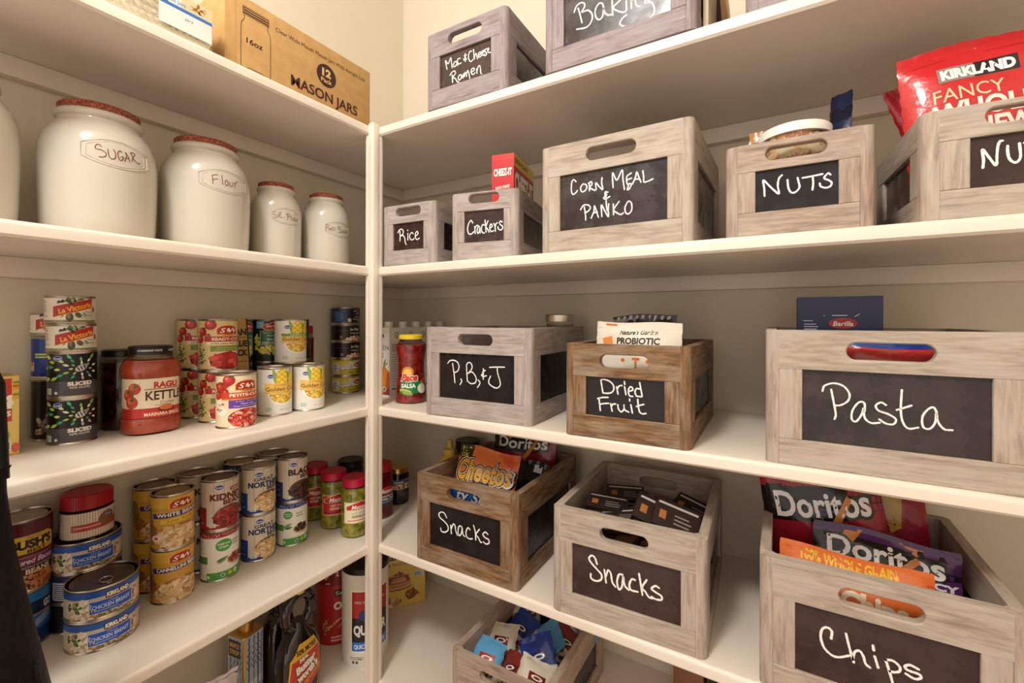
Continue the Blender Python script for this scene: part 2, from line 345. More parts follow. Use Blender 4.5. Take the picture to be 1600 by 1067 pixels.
# ------------------------------------------------------------------ wooden crates
STROKES = {'mac':[[[593,880],[569,980],[549,1093],[629,995],[698,1116],[726,985],[747,867]],[[874,974],[812,985],[781,920],[812,871],[866,908],[885,964],[897,877]],[[970,1023],[915,1023],[894,974],[928,905],[1004,908]],[[1110,1088],[1122,902]],[[1152,1048],[1087,1046],[1132,990],[1072,974],[1102,938],[1155,953]],[[1292,1089],[1237,1087],[1207,1005],[1230,901],[1282,861],[1331,893]],[[1348,1108],[1366,885],[1380,965],[1414,1004],[1436,937],[1454,874]],[[1472,926],[1537,961],[1523,1001],[1482,977],[1480,918],[1516,889],[1555,914]],[[1566,940],[1623,977],[1606,1008],[1566,988],[1569,927],[1609,903],[1645,922]],[[1695,1020],[1645,1012],[1673,956],[1702,911],[1667,880],[1631,897]],[[1723,958],[1758,989],[1744,1023],[1726,993],[1744,928],[1801,911]],[[743,707],[759,522]],[[677,712],[742,769],[820,772],[836,706],[766,644],[836,594],[890,512],[936,483]],[[1005,635],[944,639],[921,571],[959,527],[1005,573],[1017,625],[1035,553]],[[1058,553],[1073,646],[1096,567],[1118,665],[1148,595],[1156,556]],[[1148,595],[1186,682],[1216,613],[1246,486]],[[1275,615],[1371,643],[1349,691],[1297,681],[1283,613],[1334,550],[1390,577]],[[1429,656],[1444,544]],[[1444,598],[1473,686],[1516,697],[1535,620],[1546,522],[1570,501]]],'baking':[[[722,1116],[769,952],[801,809]],[[639,1072],[690,1172],[784,1203],[855,1155],[847,1085],[797,1015],[925,1006],[1010,896],[995,771],[895,689],[691,717]],[[1243,934],[1213,1030],[1146,1055],[1078,972],[1078,842],[1139,752],[1214,780],[1246,940],[1258,850],[1318,779],[1398,760]],[[1405,1066],[1408,895],[1417,739]],[[1563,971],[1427,881],[1507,789],[1592,733],[1652,720]],[[1674,909],[1677,741]],[[1764,889],[1768,743]],[[1768,874],[1830,906],[1851,788],[1885,734],[1920,729]],[[2095,766],[2021,787],[2021,746],[2108,734],[2157,675],[2179,546],[2122,466],[1968,432],[1762,434],[1621,466],[1553,534],[1593,611],[1677,658]]],'rice':[[[535,860],[545,723],[540,606]],[[472,822],[516,886],[586,906],[642,860],[636,783],[555,736],[643,739],[693,671],[706,573],[743,507]],[[792,779],[795,615]],[[789,862],[789,852]],[[964,755],[928,792],[872,763],[848,688],[891,617],[946,612],[989,637]],[[1025,682],[1110,742],[1092,801],[1043,777],[1025,682],[1062,612],[1104,609],[1152,634]]],'crack':[[[541,846],[499,906],[446,857],[409,735],[425,628],[473,592],[526,608],[567,648]],[[588,761],[604,598]],[[593,704],[630,777],[677,779]],[[708,753],[677,750],[651,671],[672,594],[708,658],[715,733],[729,609]],[[829,773],[790,795],[760,730],[765,645],[801,600],[835,602]],[[847,885],[863,742],[873,619]],[[919,866],[870,742],[909,682],[950,609]],[[965,698],[1021,731],[1000,789],[970,763],[965,679],[1001,620],[1057,635]],[[1066,794],[1092,708],[1102,618]],[[1097,707],[1112,781],[1147,807]],[[1262,813],[1227,839],[1197,803],[1223,755],[1268,724],[1268,668],[1223,638],[1168,675],[1167,717]]],'corn':[[[768,1384],[718,1431],[676,1376],[668,1221],[702,1142],[761,1161],[797,1202]],[[909,1308],[868,1253],[885,1173],[942,1165],[994,1218],[983,1288],[917,1314]],[[1048,1301],[1053,1163]],[[1036,1310],[1088,1332],[1104,1277],[1059,1223],[1120,1176],[1168,1149]],[[1192,1165],[1184,1294],[1255,1208],[1323,1145],[1302,1275],[1310,1371]],[[1529,1148],[1518,1433],[1602,1279],[1703,1452],[1721,1266],[1748,1080]],[[1875,1364],[1802,1326],[1788,1270],[1803,1173],[1847,1174]],[[1795,1254],[1883,1269]],[[1810,1172],[1876,1162],[1847,1087],[1803,1065],[1825,1148]],[[1898,1154],[1955,1271],[1977,1368],[2020,1260],[2056,1169]],[[1955,1235],[2013,1233]],[[2091,1370],[2105,1260],[2113,1163],[2197,1167],[2273,1193]],[[1427,1077],[1373,1085],[1373,1026],[1404,1036]],[[1404,1021],[1345,985],[1373,954],[1468,990]],[[1385,1098],[1396,859],[1417,722]],[[943,859],[968,733],[976,595]],[[869,815],[927,892],[1024,886],[1073,827],[1025,764],[956,743]],[[1089,620],[1145,742],[1156,853],[1201,735],[1236,622]],[[1125,714],[1217,725]],[[1308,624],[1298,850],[1373,713],[1438,608],[1435,735],[1443,852]],[[1534,833],[1539,633]],[[1645,869],[1542,728],[1618,653],[1678,619],[1730,646]],[[1803,833],[1759,737],[1774,641],[1826,615],[1884,677],[1884,793],[1840,849],[1796,826]]],'nuts':[[[563,631],[558,761],[543,887],[622,794],[696,703],[761,641],[745,771],[761,882],[801,927]],[[877,840],[885,731],[913,652],[953,628],[1000,649],[1035,709],[1023,785],[1009,852]],[[1073,841],[1192,848],[1327,860]],[[1205,843],[1211,737],[1201,638]],[[1427,835],[1401,861],[1360,823],[1353,788],[1409,752],[1442,711],[1423,660],[1364,646],[1305,678],[1294,725]]],'nu':[[[625,656],[631,759],[618,881],[631,884],[687,775],[749,667],[758,806],[767,915],[785,972],[809,977]],[[857,903],[858,814],[876,727],[918,678],[954,689],[975,752],[965,913]],[[1007,914],[1100,938]],[[1054,922],[1060,821],[1054,722]],[[1209,959],[1163,984],[1141,923],[1187,873],[1204,812],[1164,770],[1129,792]]],'pbj':[[[776,1226],[815,1008],[844,782]],[[636,1219],[704,1285],[823,1297],[924,1247],[957,1153],[916,1055],[823,1011]],[[1008,882],[1033,830],[988,751]],[[1163,1204],[1172,1042],[1189,840]],[[1163,1204],[1204,1261],[1277,1257],[1318,1172],[1269,1075],[1180,1009],[1302,1057],[1382,1001],[1427,910],[1399,821],[1286,793],[1197,841]],[[1478,887],[1526,837],[1507,782],[1460,718]],[[1616,1148],[1612,915]],[[1663,1111],[1604,1081],[1596,1027],[1565,1005],[1604,975],[1695,996]],[[1775,1185],[1958,1203],[2153,1209]],[[1973,1193],[1981,1077],[2034,924],[2049,821],[1989,752],[1898,751],[1776,814],[1757,892],[1803,994]]],'dried':[[[722,1097],[744,978],[764,853]],[[722,1097],[787,1112],[885,1088],[960,1026],[976,944],[939,883],[864,856],[764,855]],[[1029,989],[1056,857]],[[1040,944],[1076,1009],[1129,1023]],[[1179,1001],[1204,858]],[[1175,1099],[1181,1048]],[[1248,920],[1330,957],[1304,1011],[1263,987],[1248,915],[1274,845],[1330,838]],[[1456,983],[1401,988],[1371,925],[1396,856],[1436,845]],[[1456,1099],[1476,984],[1496,855],[1436,850]],[[684,751],[701,636],[714,516]],[[659,738],[755,768],[862,779]],[[701,630],[777,654],[877,669]],[[913,667],[945,529]],[[929,616],[961,661],[1008,668]],[[1051,660],[1067,579],[1119,533],[1166,589],[1166,676],[1182,580],[1259,542]],[[1295,684],[1324,534]],[[1272,784],[1274,748]],[[1421,793],[1432,667],[1457,569],[1507,539],[1567,552]],[[1396,659],[1467,691],[1532,712]]],'pasta':[[[856,1203],[889,1002],[912,838],[897,762]],[[749,1172],[775,1253],[889,1299],[1008,1262],[1075,1157],[1060,1055],[979,983],[904,967]],[[1256,920],[1249,1037],[1184,1039],[1112,914],[1105,786],[1156,759],[1221,871],[1242,964],[1256,821],[1328,757],[1426,772]],[[1494,1033],[1439,1064],[1381,1013],[1411,945],[1522,904],[1604,842],[1577,769],[1495,768],[1419,821]],[[1668,1260],[1657,988],[1678,816],[1738,728],[1843,753]],[[1614,975],[1684,1008],[1770,1052]],[[2034,985],[2003,1049],[1945,1018],[1888,909],[1894,773],[1959,750],[2016,838],[2032,984],[2047,859],[2110,765],[2190,762]]],'snack':[[[930,1136],[856,1229],[770,1235],[695,1177],[728,1099],[867,1030],[963,951],[963,851],[868,786],[771,788],[750,851]],[[1047,988],[1068,801]],[[1068,909],[1119,1030],[1171,1017],[1192,906],[1240,810]],[[1366,1029],[1294,1029],[1260,906],[1295,807],[1356,879],[1376,1015],[1396,873],[1447,828]],[[1596,1019],[1537,1045],[1487,944],[1507,835],[1587,809],[1666,833]],[[1695,1139],[1744,989],[1754,828]],[[1851,1087],[1764,954],[1822,896],[1880,815],[1909,809]],[[2080,1031],[2014,1063],[1947,999],[2004,941],[2099,917],[2109,848],[2033,805],[1957,834]]],'snack2':[[[915,1108],[871,1216],[808,1242],[755,1177],[791,1109],[915,1005],[1003,928],[995,832],[898,778],[800,802],[791,885]],[[1059,1036],[1094,801]],[[1091,918],[1133,1048],[1185,995],[1211,851],[1271,776]],[[1405,1040],[1338,1021],[1304,878],[1338,746],[1397,822],[1417,1010],[1447,853],[1521,792]],[[1635,1006],[1578,1006],[1533,894],[1562,804],[1684,805]],[[1708,1141],[1740,955],[1770,776]],[[1844,1066],[1765,913],[1820,848],[1884,771],[1947,766]],[[2063,985],[2001,1006],[1931,938],[2001,894],[2102,853],[2102,789],[2009,769],[1931,793]]],'chips':[[[936,1033],[942,1142],[883,1178],[825,1128],[807,1006],[849,864],[942,786],[1034,791],[1153,861]],[[1113,1169],[1153,980],[1204,783]],[[1193,814],[1215,934],[1270,976],[1314,917],[1341,817],[1390,782]],[[1444,961],[1482,819]],[[1424,1111],[1433,1046]],[[1566,961],[1603,827],[1639,681],[1666,558]],[[1566,961],[1644,979],[1716,927],[1717,861],[1665,826],[1613,818]],[[1918,969],[1828,992],[1773,950],[1808,911],[1918,903],[1943,861],[1878,821],[1783,854]]],'j_sugar':[[[-154,1529],[-171,1560],[-195,1556],[-210,1509],[-200,1480],[-151,1474],[-117,1440],[-114,1389],[-141,1360],[-173,1353]],[[-97,1514],[-87,1395],[-61,1358],[-30,1390],[-28,1458],[-46,1531]],[[34,1515],[17,1531],[-4,1497],[1,1404],[23,1365],[48,1415],[45,1443],[20,1422]],[[62,1368],[79,1469],[70,1532],[97,1467],[112,1386]],[[70,1426],[106,1442]],[[139,1400],[146,1481],[124,1549]],[[124,1539],[152,1563],[175,1535],[146,1472],[178,1428],[205,1397],[234,1416]]],'j_flour':[[[-178,1528],[-173,1454],[-171,1366]],[[-178,1528],[-143,1552],[-108,1560]],[[-173,1441],[-138,1463],[-105,1476]],[[-60,1568],[-54,1476],[-50,1379]],[[-11,1475],[-19,1412],[-5,1374],[18,1391],[21,1453],[6,1490],[-11,1475]],[[44,1462],[50,1395],[72,1382],[91,1428],[84,1478]],[[110,1480],[123,1432],[121,1383]],[[123,1432],[145,1503],[177,1521]]],'j_sr':[[[-321,1157],[-375,1166],[-408,1133],[-361,1100],[-301,1084],[-307,1038],[-368,1032]],[[-274,1027],[-260,1141]],[[-267,1133],[-220,1170],[-219,1117],[-253,1082],[-212,1050],[-178,1040]],[[-142,1053],[-135,1051]],[[-69,1134],[-68,1004]],[[-99,1144],[-14,1152]],[[-68,1088],[-14,1099]],[[11,1134],[20,1021]],[[81,1087],[54,1043],[101,1029],[130,1074],[81,1087]],[[140,1076],[157,1025],[207,1044],[195,1080]],[[207,1020],[220,1078],[259,1118]]],'j_pwd':[[[-363,1049],[-370,933]],[[-392,1054],[-348,1075],[-312,1037],[-362,983]],[[-319,1004],[-297,924],[-282,983],[-260,928],[-245,1012]],[[-230,1005],[-222,932]],[[-230,1005],[-176,1005],[-168,956],[-222,927]],[[-16,1031],[-78,1045],[-78,995],[-6,966],[-15,905],[-69,896]],[[13,969],[23,912],[75,930],[64,979]],[[120,989],[86,949],[120,913],[145,952]],[[157,929],[179,1001],[208,931]],[[240,928],[246,1015],[283,989],[253,965],[292,930]]]}
def rail_with_hole(mb, s0, s1, t0, t1, hs0, hs1, ht, hr, th, T, gofs):
    N = 24; cx = (hs0+hs1)/2; L = []
    for i in range(N+1): a = -PI/2+PI*i/N; L.append((hs1-hr+hr*math.cos(a), ht+hr*math.sin(a)))
    for i in range(N+1): a = PI/2+PI*i/N; L.append((hs0+hr+hr*math.cos(a), ht+hr*math.sin(a)))
    out = []
    for x, y in L:
        dx, dy = x-cx, y-ht; k = min(((s1-cx)/dx if dx > 1e-9 else (s0-cx)/dx if dx < -1e-9 else 1e9), ((t1-ht)/dy if dy > 1e-9 else (t0-ht)/dy if dy < -1e-9 else 1e9))
        out.append([cx+dx*k, ht+dy*k])
    for c in ((s0, t0), (s1, t0), (s1, t1), (s0, t1)):
        j = min(range(len(out)), key=lambda i: (out[i][0]-c[0])**2+(out[i][1]-c[1])**2); out[j] = list(c)
    n = len(L); e = .0016
    ring = lambda q, grow: [(cx+(x-cx)*(1+grow/(abs(x-cx)+.02)), ht+(y-ht)*(1+grow/hr)) for x, y in q]
    lp = [(out, 0), (ring(L, e), 0), (L, e), (L, th-e), (ring(L, e), th), (out, th)]
    vs, g = [], []
    for q, dn in lp:
        for x, y in q: vs.append(T(x, y, dn)); g.append((x+gofs, y+gofs*.37, dn))
    fs = []
    for a in range(6):
        b = (a+1) % 6
        for i in range(n): fs.append((a*n+i, a*n+(i+1) % n, b*n+(i+1) % n, b*n+i))
    mb.add(vs, fs, 0, g)
_cn = [0]
def crate(loc, rz, w, h, d, bt, hand, wm, bmat, label, writing=None, bs=.0435, post=.018, th=.0165, chalkw=.0024, group='chalkboard crates on the shelves'):
    root = thing('wooden_crate', label, 'crate', loc, rz, group); _cn[0] += 1; rnd = random.Random(_cn[0]*7); rc = .012
    sides = [((0, 0), (1, 0), (0, -1), w, True), ((w, d), (-1, 0), (0, 1), w, True), ((w, 0), (0, 1), (1, 0), d, False), ((0, d), (0, -1), (-1, 0), d, False)]
    for (ox, oy), (dx, dy), (nx, ny), L, hole in sides:
        T = lambda s, t, n, ox=ox, oy=oy, dx=dx, dy=dy, nx=nx, ny=ny: Vector((ox+dx*s-nx*n, oy+dy*s-ny*n, t))
        def bar(mb, s0, t0, s1, t1, vert):
            gf = rnd.uniform(0, 9)
            def g(v): return (v[2]+gf, v[0]+gf*.3, v[1]) if vert else (v[0]+gf, v[2]+gf*.3, v[1])
            b = MB().box((s0, 0.0, t0), (s1, th, t1), .0009, 1, 0, g)
            mb.add([T(v[0], v[2], v[1]) for v in b.v], [f[::-1] for f in b.f], 0, b.g)
        mb = MB(); q = .0002
        bar(mb, post, 0, L-post, bt[0], False)
        sb = bs if hole else bs+.004
        bar(mb, post, bt[0]+q, sb, bt[1]-q, True); bar(mb, L-sb, bt[0]+q, L-post, bt[1]-q, True)
        if hole: rail_with_hole(mb, post, L-post, bt[1], h, L/2-hand[0]/2, L/2+hand[0]/2, hand[1], hand[2], th, T, rnd.uniform(0, 9))
        else: bar(mb, post, bt[1], L-post, h, False)
        mb.build('side_frame', M[wm], root, None, True)
        cb = MB(); cb.box((sb-.004, .0055, bt[0]-.004), (L-sb+.004, .0105, bt[1]+.004))
        cbo = MB().add([T(v[0], v[2], v[1]) for v in cb.v], [f[::-1] for f in cb.f]).build('chalkboard', M[bmat], root)
        if hole and oy == 0 and writing:
            wb = MB()
            for st in STROKES[writing]: ribbon(wb, [(a/1e4, b/1e4) for a, b in st], chalkw, lambda s, t, o: T(s, t, .0052))
            wb.build('chalk_lettering', M['chalk'], cbo)
    for cx, cy, a0 in ((0, 0, PI), (w, 0, 1.5*PI), (w, d, 0), (0, d, .5*PI)):
        sx, sy = (1 if cx == 0 else -1), (1 if cy == 0 else -1); arc = [(cx+sx*rc+rc*math.cos(a0+PI/2*i/6), cy+sy*rc+rc*math.sin(a0+PI/2*i/6)) for i in range(7)]
        pts = arc[:]; e0 = (cx+sx*post, cy) if abs(arc[-1][1]-cy) < 1e-6 else (cx, cy+sy*post); e1 = (cx, cy+sy*post) if abs(arc[-1][1]-cy) < 1e-6 else (cx+sx*post, cy)
        inn = lambda e: (e[0], cy+sy*th) if abs(e[1]-cy) < 1e-6 else (cx+sx*th, e[1])
        pts += [e0, inn(e0), (cx+sx*(th+.006), cy+sy*(th+.001)) if abs(e0[1]-cy) < 1e-6 else (cx+sx*(th+.001), cy+sy*(th+.006)), (cx+sx*(th+.001), cy+sy*(th+.006)) if abs(e0[1]-cy) < 1e-6 else (cx+sx*(th+.006), cy+sy*(th+.001)), inn(e1), e1]
        gf = rnd.uniform(0, 9); MB().prism(pts, 0, h-.0004, 0, None, lambda v: (v[2]+gf, v[0], v[1])).build('corner_post', M[wm], root, 35, True)
    MB().box((th+.0006, th+.0006, .006), (w-th-.0006, d-th-.0006, .012), 0, 1, 0).build('base_board', M[wm], root, None, True)
    return root
BT, HB = (.042, .1465), (.093, .1775, .0125); g = .0002
def deg(a): return a*PI/180
crate((.4787, -.4087, ZS[1]+g), deg(.8), .2245, .179, .34, (.044, .1215), (.094, .1535, .0122), 'w_mauve', 'board_brown', 'mauve grey crate chalked Mac & Cheese Ramen on the top shelf', 'mac', bs=.0405)
crate((.7942, -.4098, ZS[1]+g), 0, .29, .206, .335, (.0435, .1465), HB, 'w_mauve', 'board_dusty', 'large grey crate chalked Baking on the top shelf', 'baking', chalkw=.0028)
crate((1.156, -.402, ZS[1]+g), 0, .23, .179, .34, BT, (.094, .1535, .0122), 'w_mauve', 'board', 'mauve crate at the top edge right of the Baking crate')
crate((.332, -.4085, ZS[2]+g), deg(3.7), .166, .150, .255, (.0368, .1045), (.079, .132, .0105), 'w_grey', 'board_brown', 'small grey crate chalked Rice beside the corner post', 'rice', bs=.0345, chalkw=.0026)
crate((.5511, -.4044, ZS[2]+g), deg(10.5), .166, .153, .255, (.0395, .111), (.075, .138, .0105), 'w_grey', 'board_brown', 'small grey crate chalked Crackers turned slightly beside the Rice crate', 'crack', bs=.0345, chalkw=.0026)
crate((.7805, -.396, ZS[2]+g), deg(-.9), .297, .216, .335, (.0425, .154), (.098, .186, .013), 'w_pale', 'board_dusty', 'large pale crate chalked Corn Meal & Panko', 'corn', chalkw=.0026)
crate((1.1275, -.4015, ZS[2]+g), deg(.7), .196, .148, .255, (.037, .1035), (.081, .128, .0105), 'w_sand', 'board', 'small sandy crate chalked NUTS with an open bag of nuts inside', 'nuts', chalkw=.0027)
crate((1.372, -.403, ZS[2]+g), deg(3.0), .208, .149, .255, (.039, .106), (.081, .131, .0105), 'w_pale', 'board_brown', 'small pale crate chalked NU at the right edge holding red bags', 'nu', bs=.049, chalkw=.003)
crate((.4791, -.4115, ZS[3]+g), deg(2.5), .283, .206, .335, (.042, .1465), (.0915, .178, .0125), 'w_grey', 'board', 'large grey crate chalked P, B, & J behind the red salsa jar', 'pbj', bs=.0416, chalkw=.0026)
crate((.8415, -.4095, ZS[3]+g), deg(.6), .234, .178, .34, (.042, .116), (.0915, .146, .0125), 'w_brown', 'board', 'brown weathered crate chalked Dried Fruit', 'dried', bs=.044, chalkw=.0028)
crate((1.1858, -.4035, ZS[3]+g), deg(.6), .306, .209, .335, (.04, .149), (.099, .1785, .0125), 'w_pale', 'board_dusty', 'large pale crate chalked Pasta at the right edge', 'pasta', bs=.049, chalkw=.0026)
crate((.4455, -.4072, ZS[4]+g), deg(.7), .286, .205, .335, (.0415, .143), (.094, .173, .0125), 'w_brown', 'board', 'brown weathered crate chalked Snacks with an orange chip bag inside', 'snack', chalkw=.003)
crate((.8152, -.4105, ZS[4]+g), deg(1.8), .286, .205, .335, (.0425, .142), (.09, .1725, .0125), 'w_pale', 'board_brown', 'pale crate chalked Snacks filled with dark bar boxes', 'snack2', bs=.0425, chalkw=.0036)
crate((1.178, -.4075, ZS[4]+g), 0, .30, .206, .335, (.0405, .1455), (.096, .173, .0125), 'w_pale', 'board_brown', 'large pale crate chalked Chips at the bottom right', 'chips', bs=.048, chalkw=.0034)
crate((.554, -.405, ZS[5]+g), 0, .252, .17, .335, (.04, .11), (.09, .142, .0125), 'w_sand', 'board', 'sandy wood crate on the bottom shelf full of small snack bags', None)
# ------------------------------------------------------------------ canisters on the second left shelf
BIG = [(0, 0), (.068, 0), (.074, .002), (.077, .007), (.079, .03), (.081, .10), (.081, .14), (.0797, .16), (.0755, .178), (.068, .192), (.061, .2005), (.0573, .206), (.0568, .2095), (.0595, .2125), (.0608, .216), (.0608, .219), (.0585, .223), (.055, .224)]
def prof_r(pf, z):
    for (r0, z0), (r1, z1) in zip(pf[1:], pf[2:]):
        if z0 <= z <= z1: return r0+(r1-r0)*(z-z0)/max(z1-z0, 1e-9)
    return pf[-1][0]
def canister(loc, kr, kz, label, writing, la=0., plq=(0., 34), zc=None):
    pf = [(r*kr, z*kz) for r, z in BIG]; t = thing('ceramic_canister', label, 'canister', loc, 0, 'cream canisters with cork lids')
    body = MB().lathe(pf, 72).build('canister_body', M['ceramic'], t, 50)
    zt = .222*kz; rc = .0553*kr
    MB().lathe([(0, zt), (rc*.97, zt), (rc, zt+.0015), (rc+.001, zt+.0125*kz), (rc-.001, zt+.0145*kz), (0, zt+.0147*kz)], 48).build('cork_lid', M['cork'], t, 40)
    sm = lambda a, z, o: Vector(((prof_r(pf, z)+o)*math.cos(a), (prof_r(pf, z)+o)*math.sin(a), z))
    zc = zc or .1455*kz; hw = deg(plq[1])
    for f, rad in ((1, .0011), (.86, .0007)):
        loop = []
        for i in range(17): x = -1+2*i/16; loop.append((la+hw*f*x, zc+kz*f*(.0105+.0125*(1-x*x))))
        for i in range(17): x = 1-2*i/16; loop.append((la+hw*f*x, zc-kz*f*(.0105+.0125*(1-x*x))))
        pb = MB(); pb.tube([sm(a, z, -.0001) for a, z in loop], rad, 6, 0, True); pb.build('label_frame', M['ceramic'], t, 60)
    if writing:
        wb = MB()
        for st in STROKES[writing]: ribbon(wb, [(a/10*PI/180*.08, b/1e4) for a, b in st], .0013, lambda s, z, o: sm(s/.08, z, .0005))
        wb.build('marker_lettering', M['ink'], t)
STROKES['j_brown'] = [[(-60, 1390), (-50, 1500)], [(-50, 1470), (-20, 1510), (20, 1500)]]
canister((.15, -1.089, ZS[2]), 1, 1, 'cream canister cut off by the left edge of the picture', 'j_brown', 0)
canister((.15, -.908, ZS[2]), 1, 1, 'large cream canister marked Sugar with a cork lid', 'j_sugar', 0)
canister((.15, -.734, ZS[2]), 1.005, 1, 'large cream canister marked Flour with a cork lid', 'j_flour', 0)
canister((.14, -.5728, ZS[2]), .700, .815, 'small cream canister marked SR. Flour', 'j_sr', deg(-6), zc=.1095)
canister((.16, -.4459, ZS[2]), .738, .815, 'small cream canister marked PWD Sugar nearest the corner post', 'j_pwd', deg(-5), zc=.0985)

# ------------------------------------------------------------------ tin cans
def can(name, label, cat, loc, R, H, design, group=None, rz=0., metal='steel', pull=False, band=(.0045, .0045), lid='steel'):
    t = thing(name, label, cat, loc, rz, group)
    pf = [(0, .0015), (R-.004, .0015), (R-.003, 0), (R+.0003, 0), (R+.0008, .0012), (R+.0003, .0028), (R-.0006, .004), (R-.0006, H-.004), (R+.0003, H-.0028), (R+.0008, H-.0013), (R+.0003, H), (R-.0014, H), (R-.002, H-.0035)]
    MB().lathe(pf, 56, cap=False).build('can_body', M[metal], t, 30)
    MB().lathe([(R-.002, H-.0035), (R-.006, H-.0035), (R-.0068, H-.0026), (R-.0076, H-.0026), (R-.0084, H-.0034), (R-.013, H-.0034), (R-.0138, H-.0028), (R-.0145, H-.0034), (0, H-.0034)], 56).build('can_lid', M[lid], t, 25)
    if pull:
        p = MB(); zz = H-.0018
        p.tube([(R*.35+.011*math.cos(a), .009*math.sin(a), zz) for a in [2*PI*i/20 for i in range(20)]], .0011, 6, 0, True)
        p.box((R*.35+.010, -.004, zz-.0012), (R*.35+.021, .004, zz+.0008), .0006); p.build('pull_tab', M[metal], t, 40)
    P = Print(); h = H*1000; r = R*1000; lo, hi = band[0]*1000, h-band[1]*1000
    n = 56; P.rect(-PI*r, lo, PI*r, hi, '#ffffff', -1); design(P, r, h, lo, hi)
    P.items[0] = (P.items[0][0], None, P.bg, -1)
    P.build('label', cylmap(R), t, step=R*2*PI/64); return t
BEANY = ['#e0c08f', '#d6b07a', '#ecd2a6', '#c99b66', '#f0dcb8']
REDB = ['#8a1f1d', '#a22c26', '#6d1717', '#b5443a', '#7c1a1a']
BLKB = ['#2c1a18', '#3f2622', '#1d1110', '#54352e']
TOM = ['#c8342c', '#d84a3c', '#b32722', '#e0624f', '#a61f1e']
KERN = ['#f2cf4a', '#e8bd35', '#f8de78', '#dca52c', '#fbe9a0']
def d_tomato(kind):
    def f(P, r, h, lo, hi):
        P.fx = 1.45; P.ds = -8; P.bg = '#dcc187' if kind else '#e9d6b4'
        for x, y, a in ((-28, 84, 9), (-16, 99, 11), (-33, 68, 9), (-20, 74, 6)):
            P.ell(x, y, a*.75, a, '#a81f1c', 1); P.ell(x-a*.15, y+a*.2, a*.45, a*.6, '#cf3a30', 1.5); P.ell(x-a*.25, y+a*.35, a*.15, a*.17, '#f0a090', 2)
            for q in range(5): P.leaf(x+a*.3, y+a*.8, a*.4, a*.1, q*1.2, '#3c5a24', 2)
        if kind:
            P.blobs(-30, 40, 8, 16, 22, 2.6, ['#5d7a2c', '#48651f', '#86a043', '#c9c46a'], 1, 5); P.blobs(-32, 24, 9, 10, 26, 1.8, ['#2b2019', '#4c3a25', '#1a130d'], 1, 6)
        else:
            P.ell(-30, 52, 6, 11, '#efe3cb', 1); P.ell(-27, 36, 8, 9, '#f3ead8', 1); P.blobs(-28, 44, 6, 14, 10, 2, ['#c9752f', '#d8c08a', '#b5522a'], 2, 7)
            P.poly([(-40, 90), (-30, 60), (-22, 66), (-18, 84), (-10, 92), (-28, 96)], '#b8271f', 1.2)
        P.ell(8, 21, 27, 21, '#f3e7cd', 2); P.ell(8, 21, 25.4, 19.4, '#8e1a18', 2.5)
        (P.blobs(8, 21, 22, 16, 46, 6.2, TOM, 3, 3, .75) if kind else P.blobs(8, 21, 23, 17, 110, 3.6, TOM+['#f0b49a', '#e8826a'], 3, 4, .8))
        P.sw(7, 86.5, 1.2)
        if kind:
            P.rect(-24, 63, 34, 74, '#b3241f', 6); P.text('READY-CUT', 6, 68.5, 6, '#f7ead0', 7, w=40, bold=.03)
            P.poly([(-24, 55), (-20, 58.5), (-24, 62.6), (34, 61.6), (34, 54.6)], '#efe0b5', 6); P.text('ITALIAN RECIPE', 6, 58.6, 3.4, '#7a3a18', 7, w=42, bold=.02)
            P.rect(-16, 42, 34, 54, '#7d8a2c', 5); P.text('Diced Tomatoes', 8, 50, 2.6, '#e8eeb0', 7, w=30); P.text('with Garlic, Oregano & Basil', 8, 45.5, 2.3, '#e8eeb0', 7, w=36)
        else:
            P.rect(-26, 60, 34, 74, '#c8452a', 6); P.text('PETITE-CUT', 6, 68.5, 6, '#fbeccf', 7, w=42, bold=.03); P.rect(-26, 58.6, 34, 61, '#e39a3c', 6.5)
            P.rect(-16, 42, 34, 59, '#6a35a0', 5); P.text('In Rich, Thick Juice', 8, 55.5, 2.4, '#f0e6fa', 7, w=30); P.text('Diced with', 8, 50.6, 3, '#f0e6fa', 7, w=18, bold=.02); P.text('Onion, Celery & Peppers', 8, 46, 2.8, '#f0e6fa', 7, w=36)
    return f
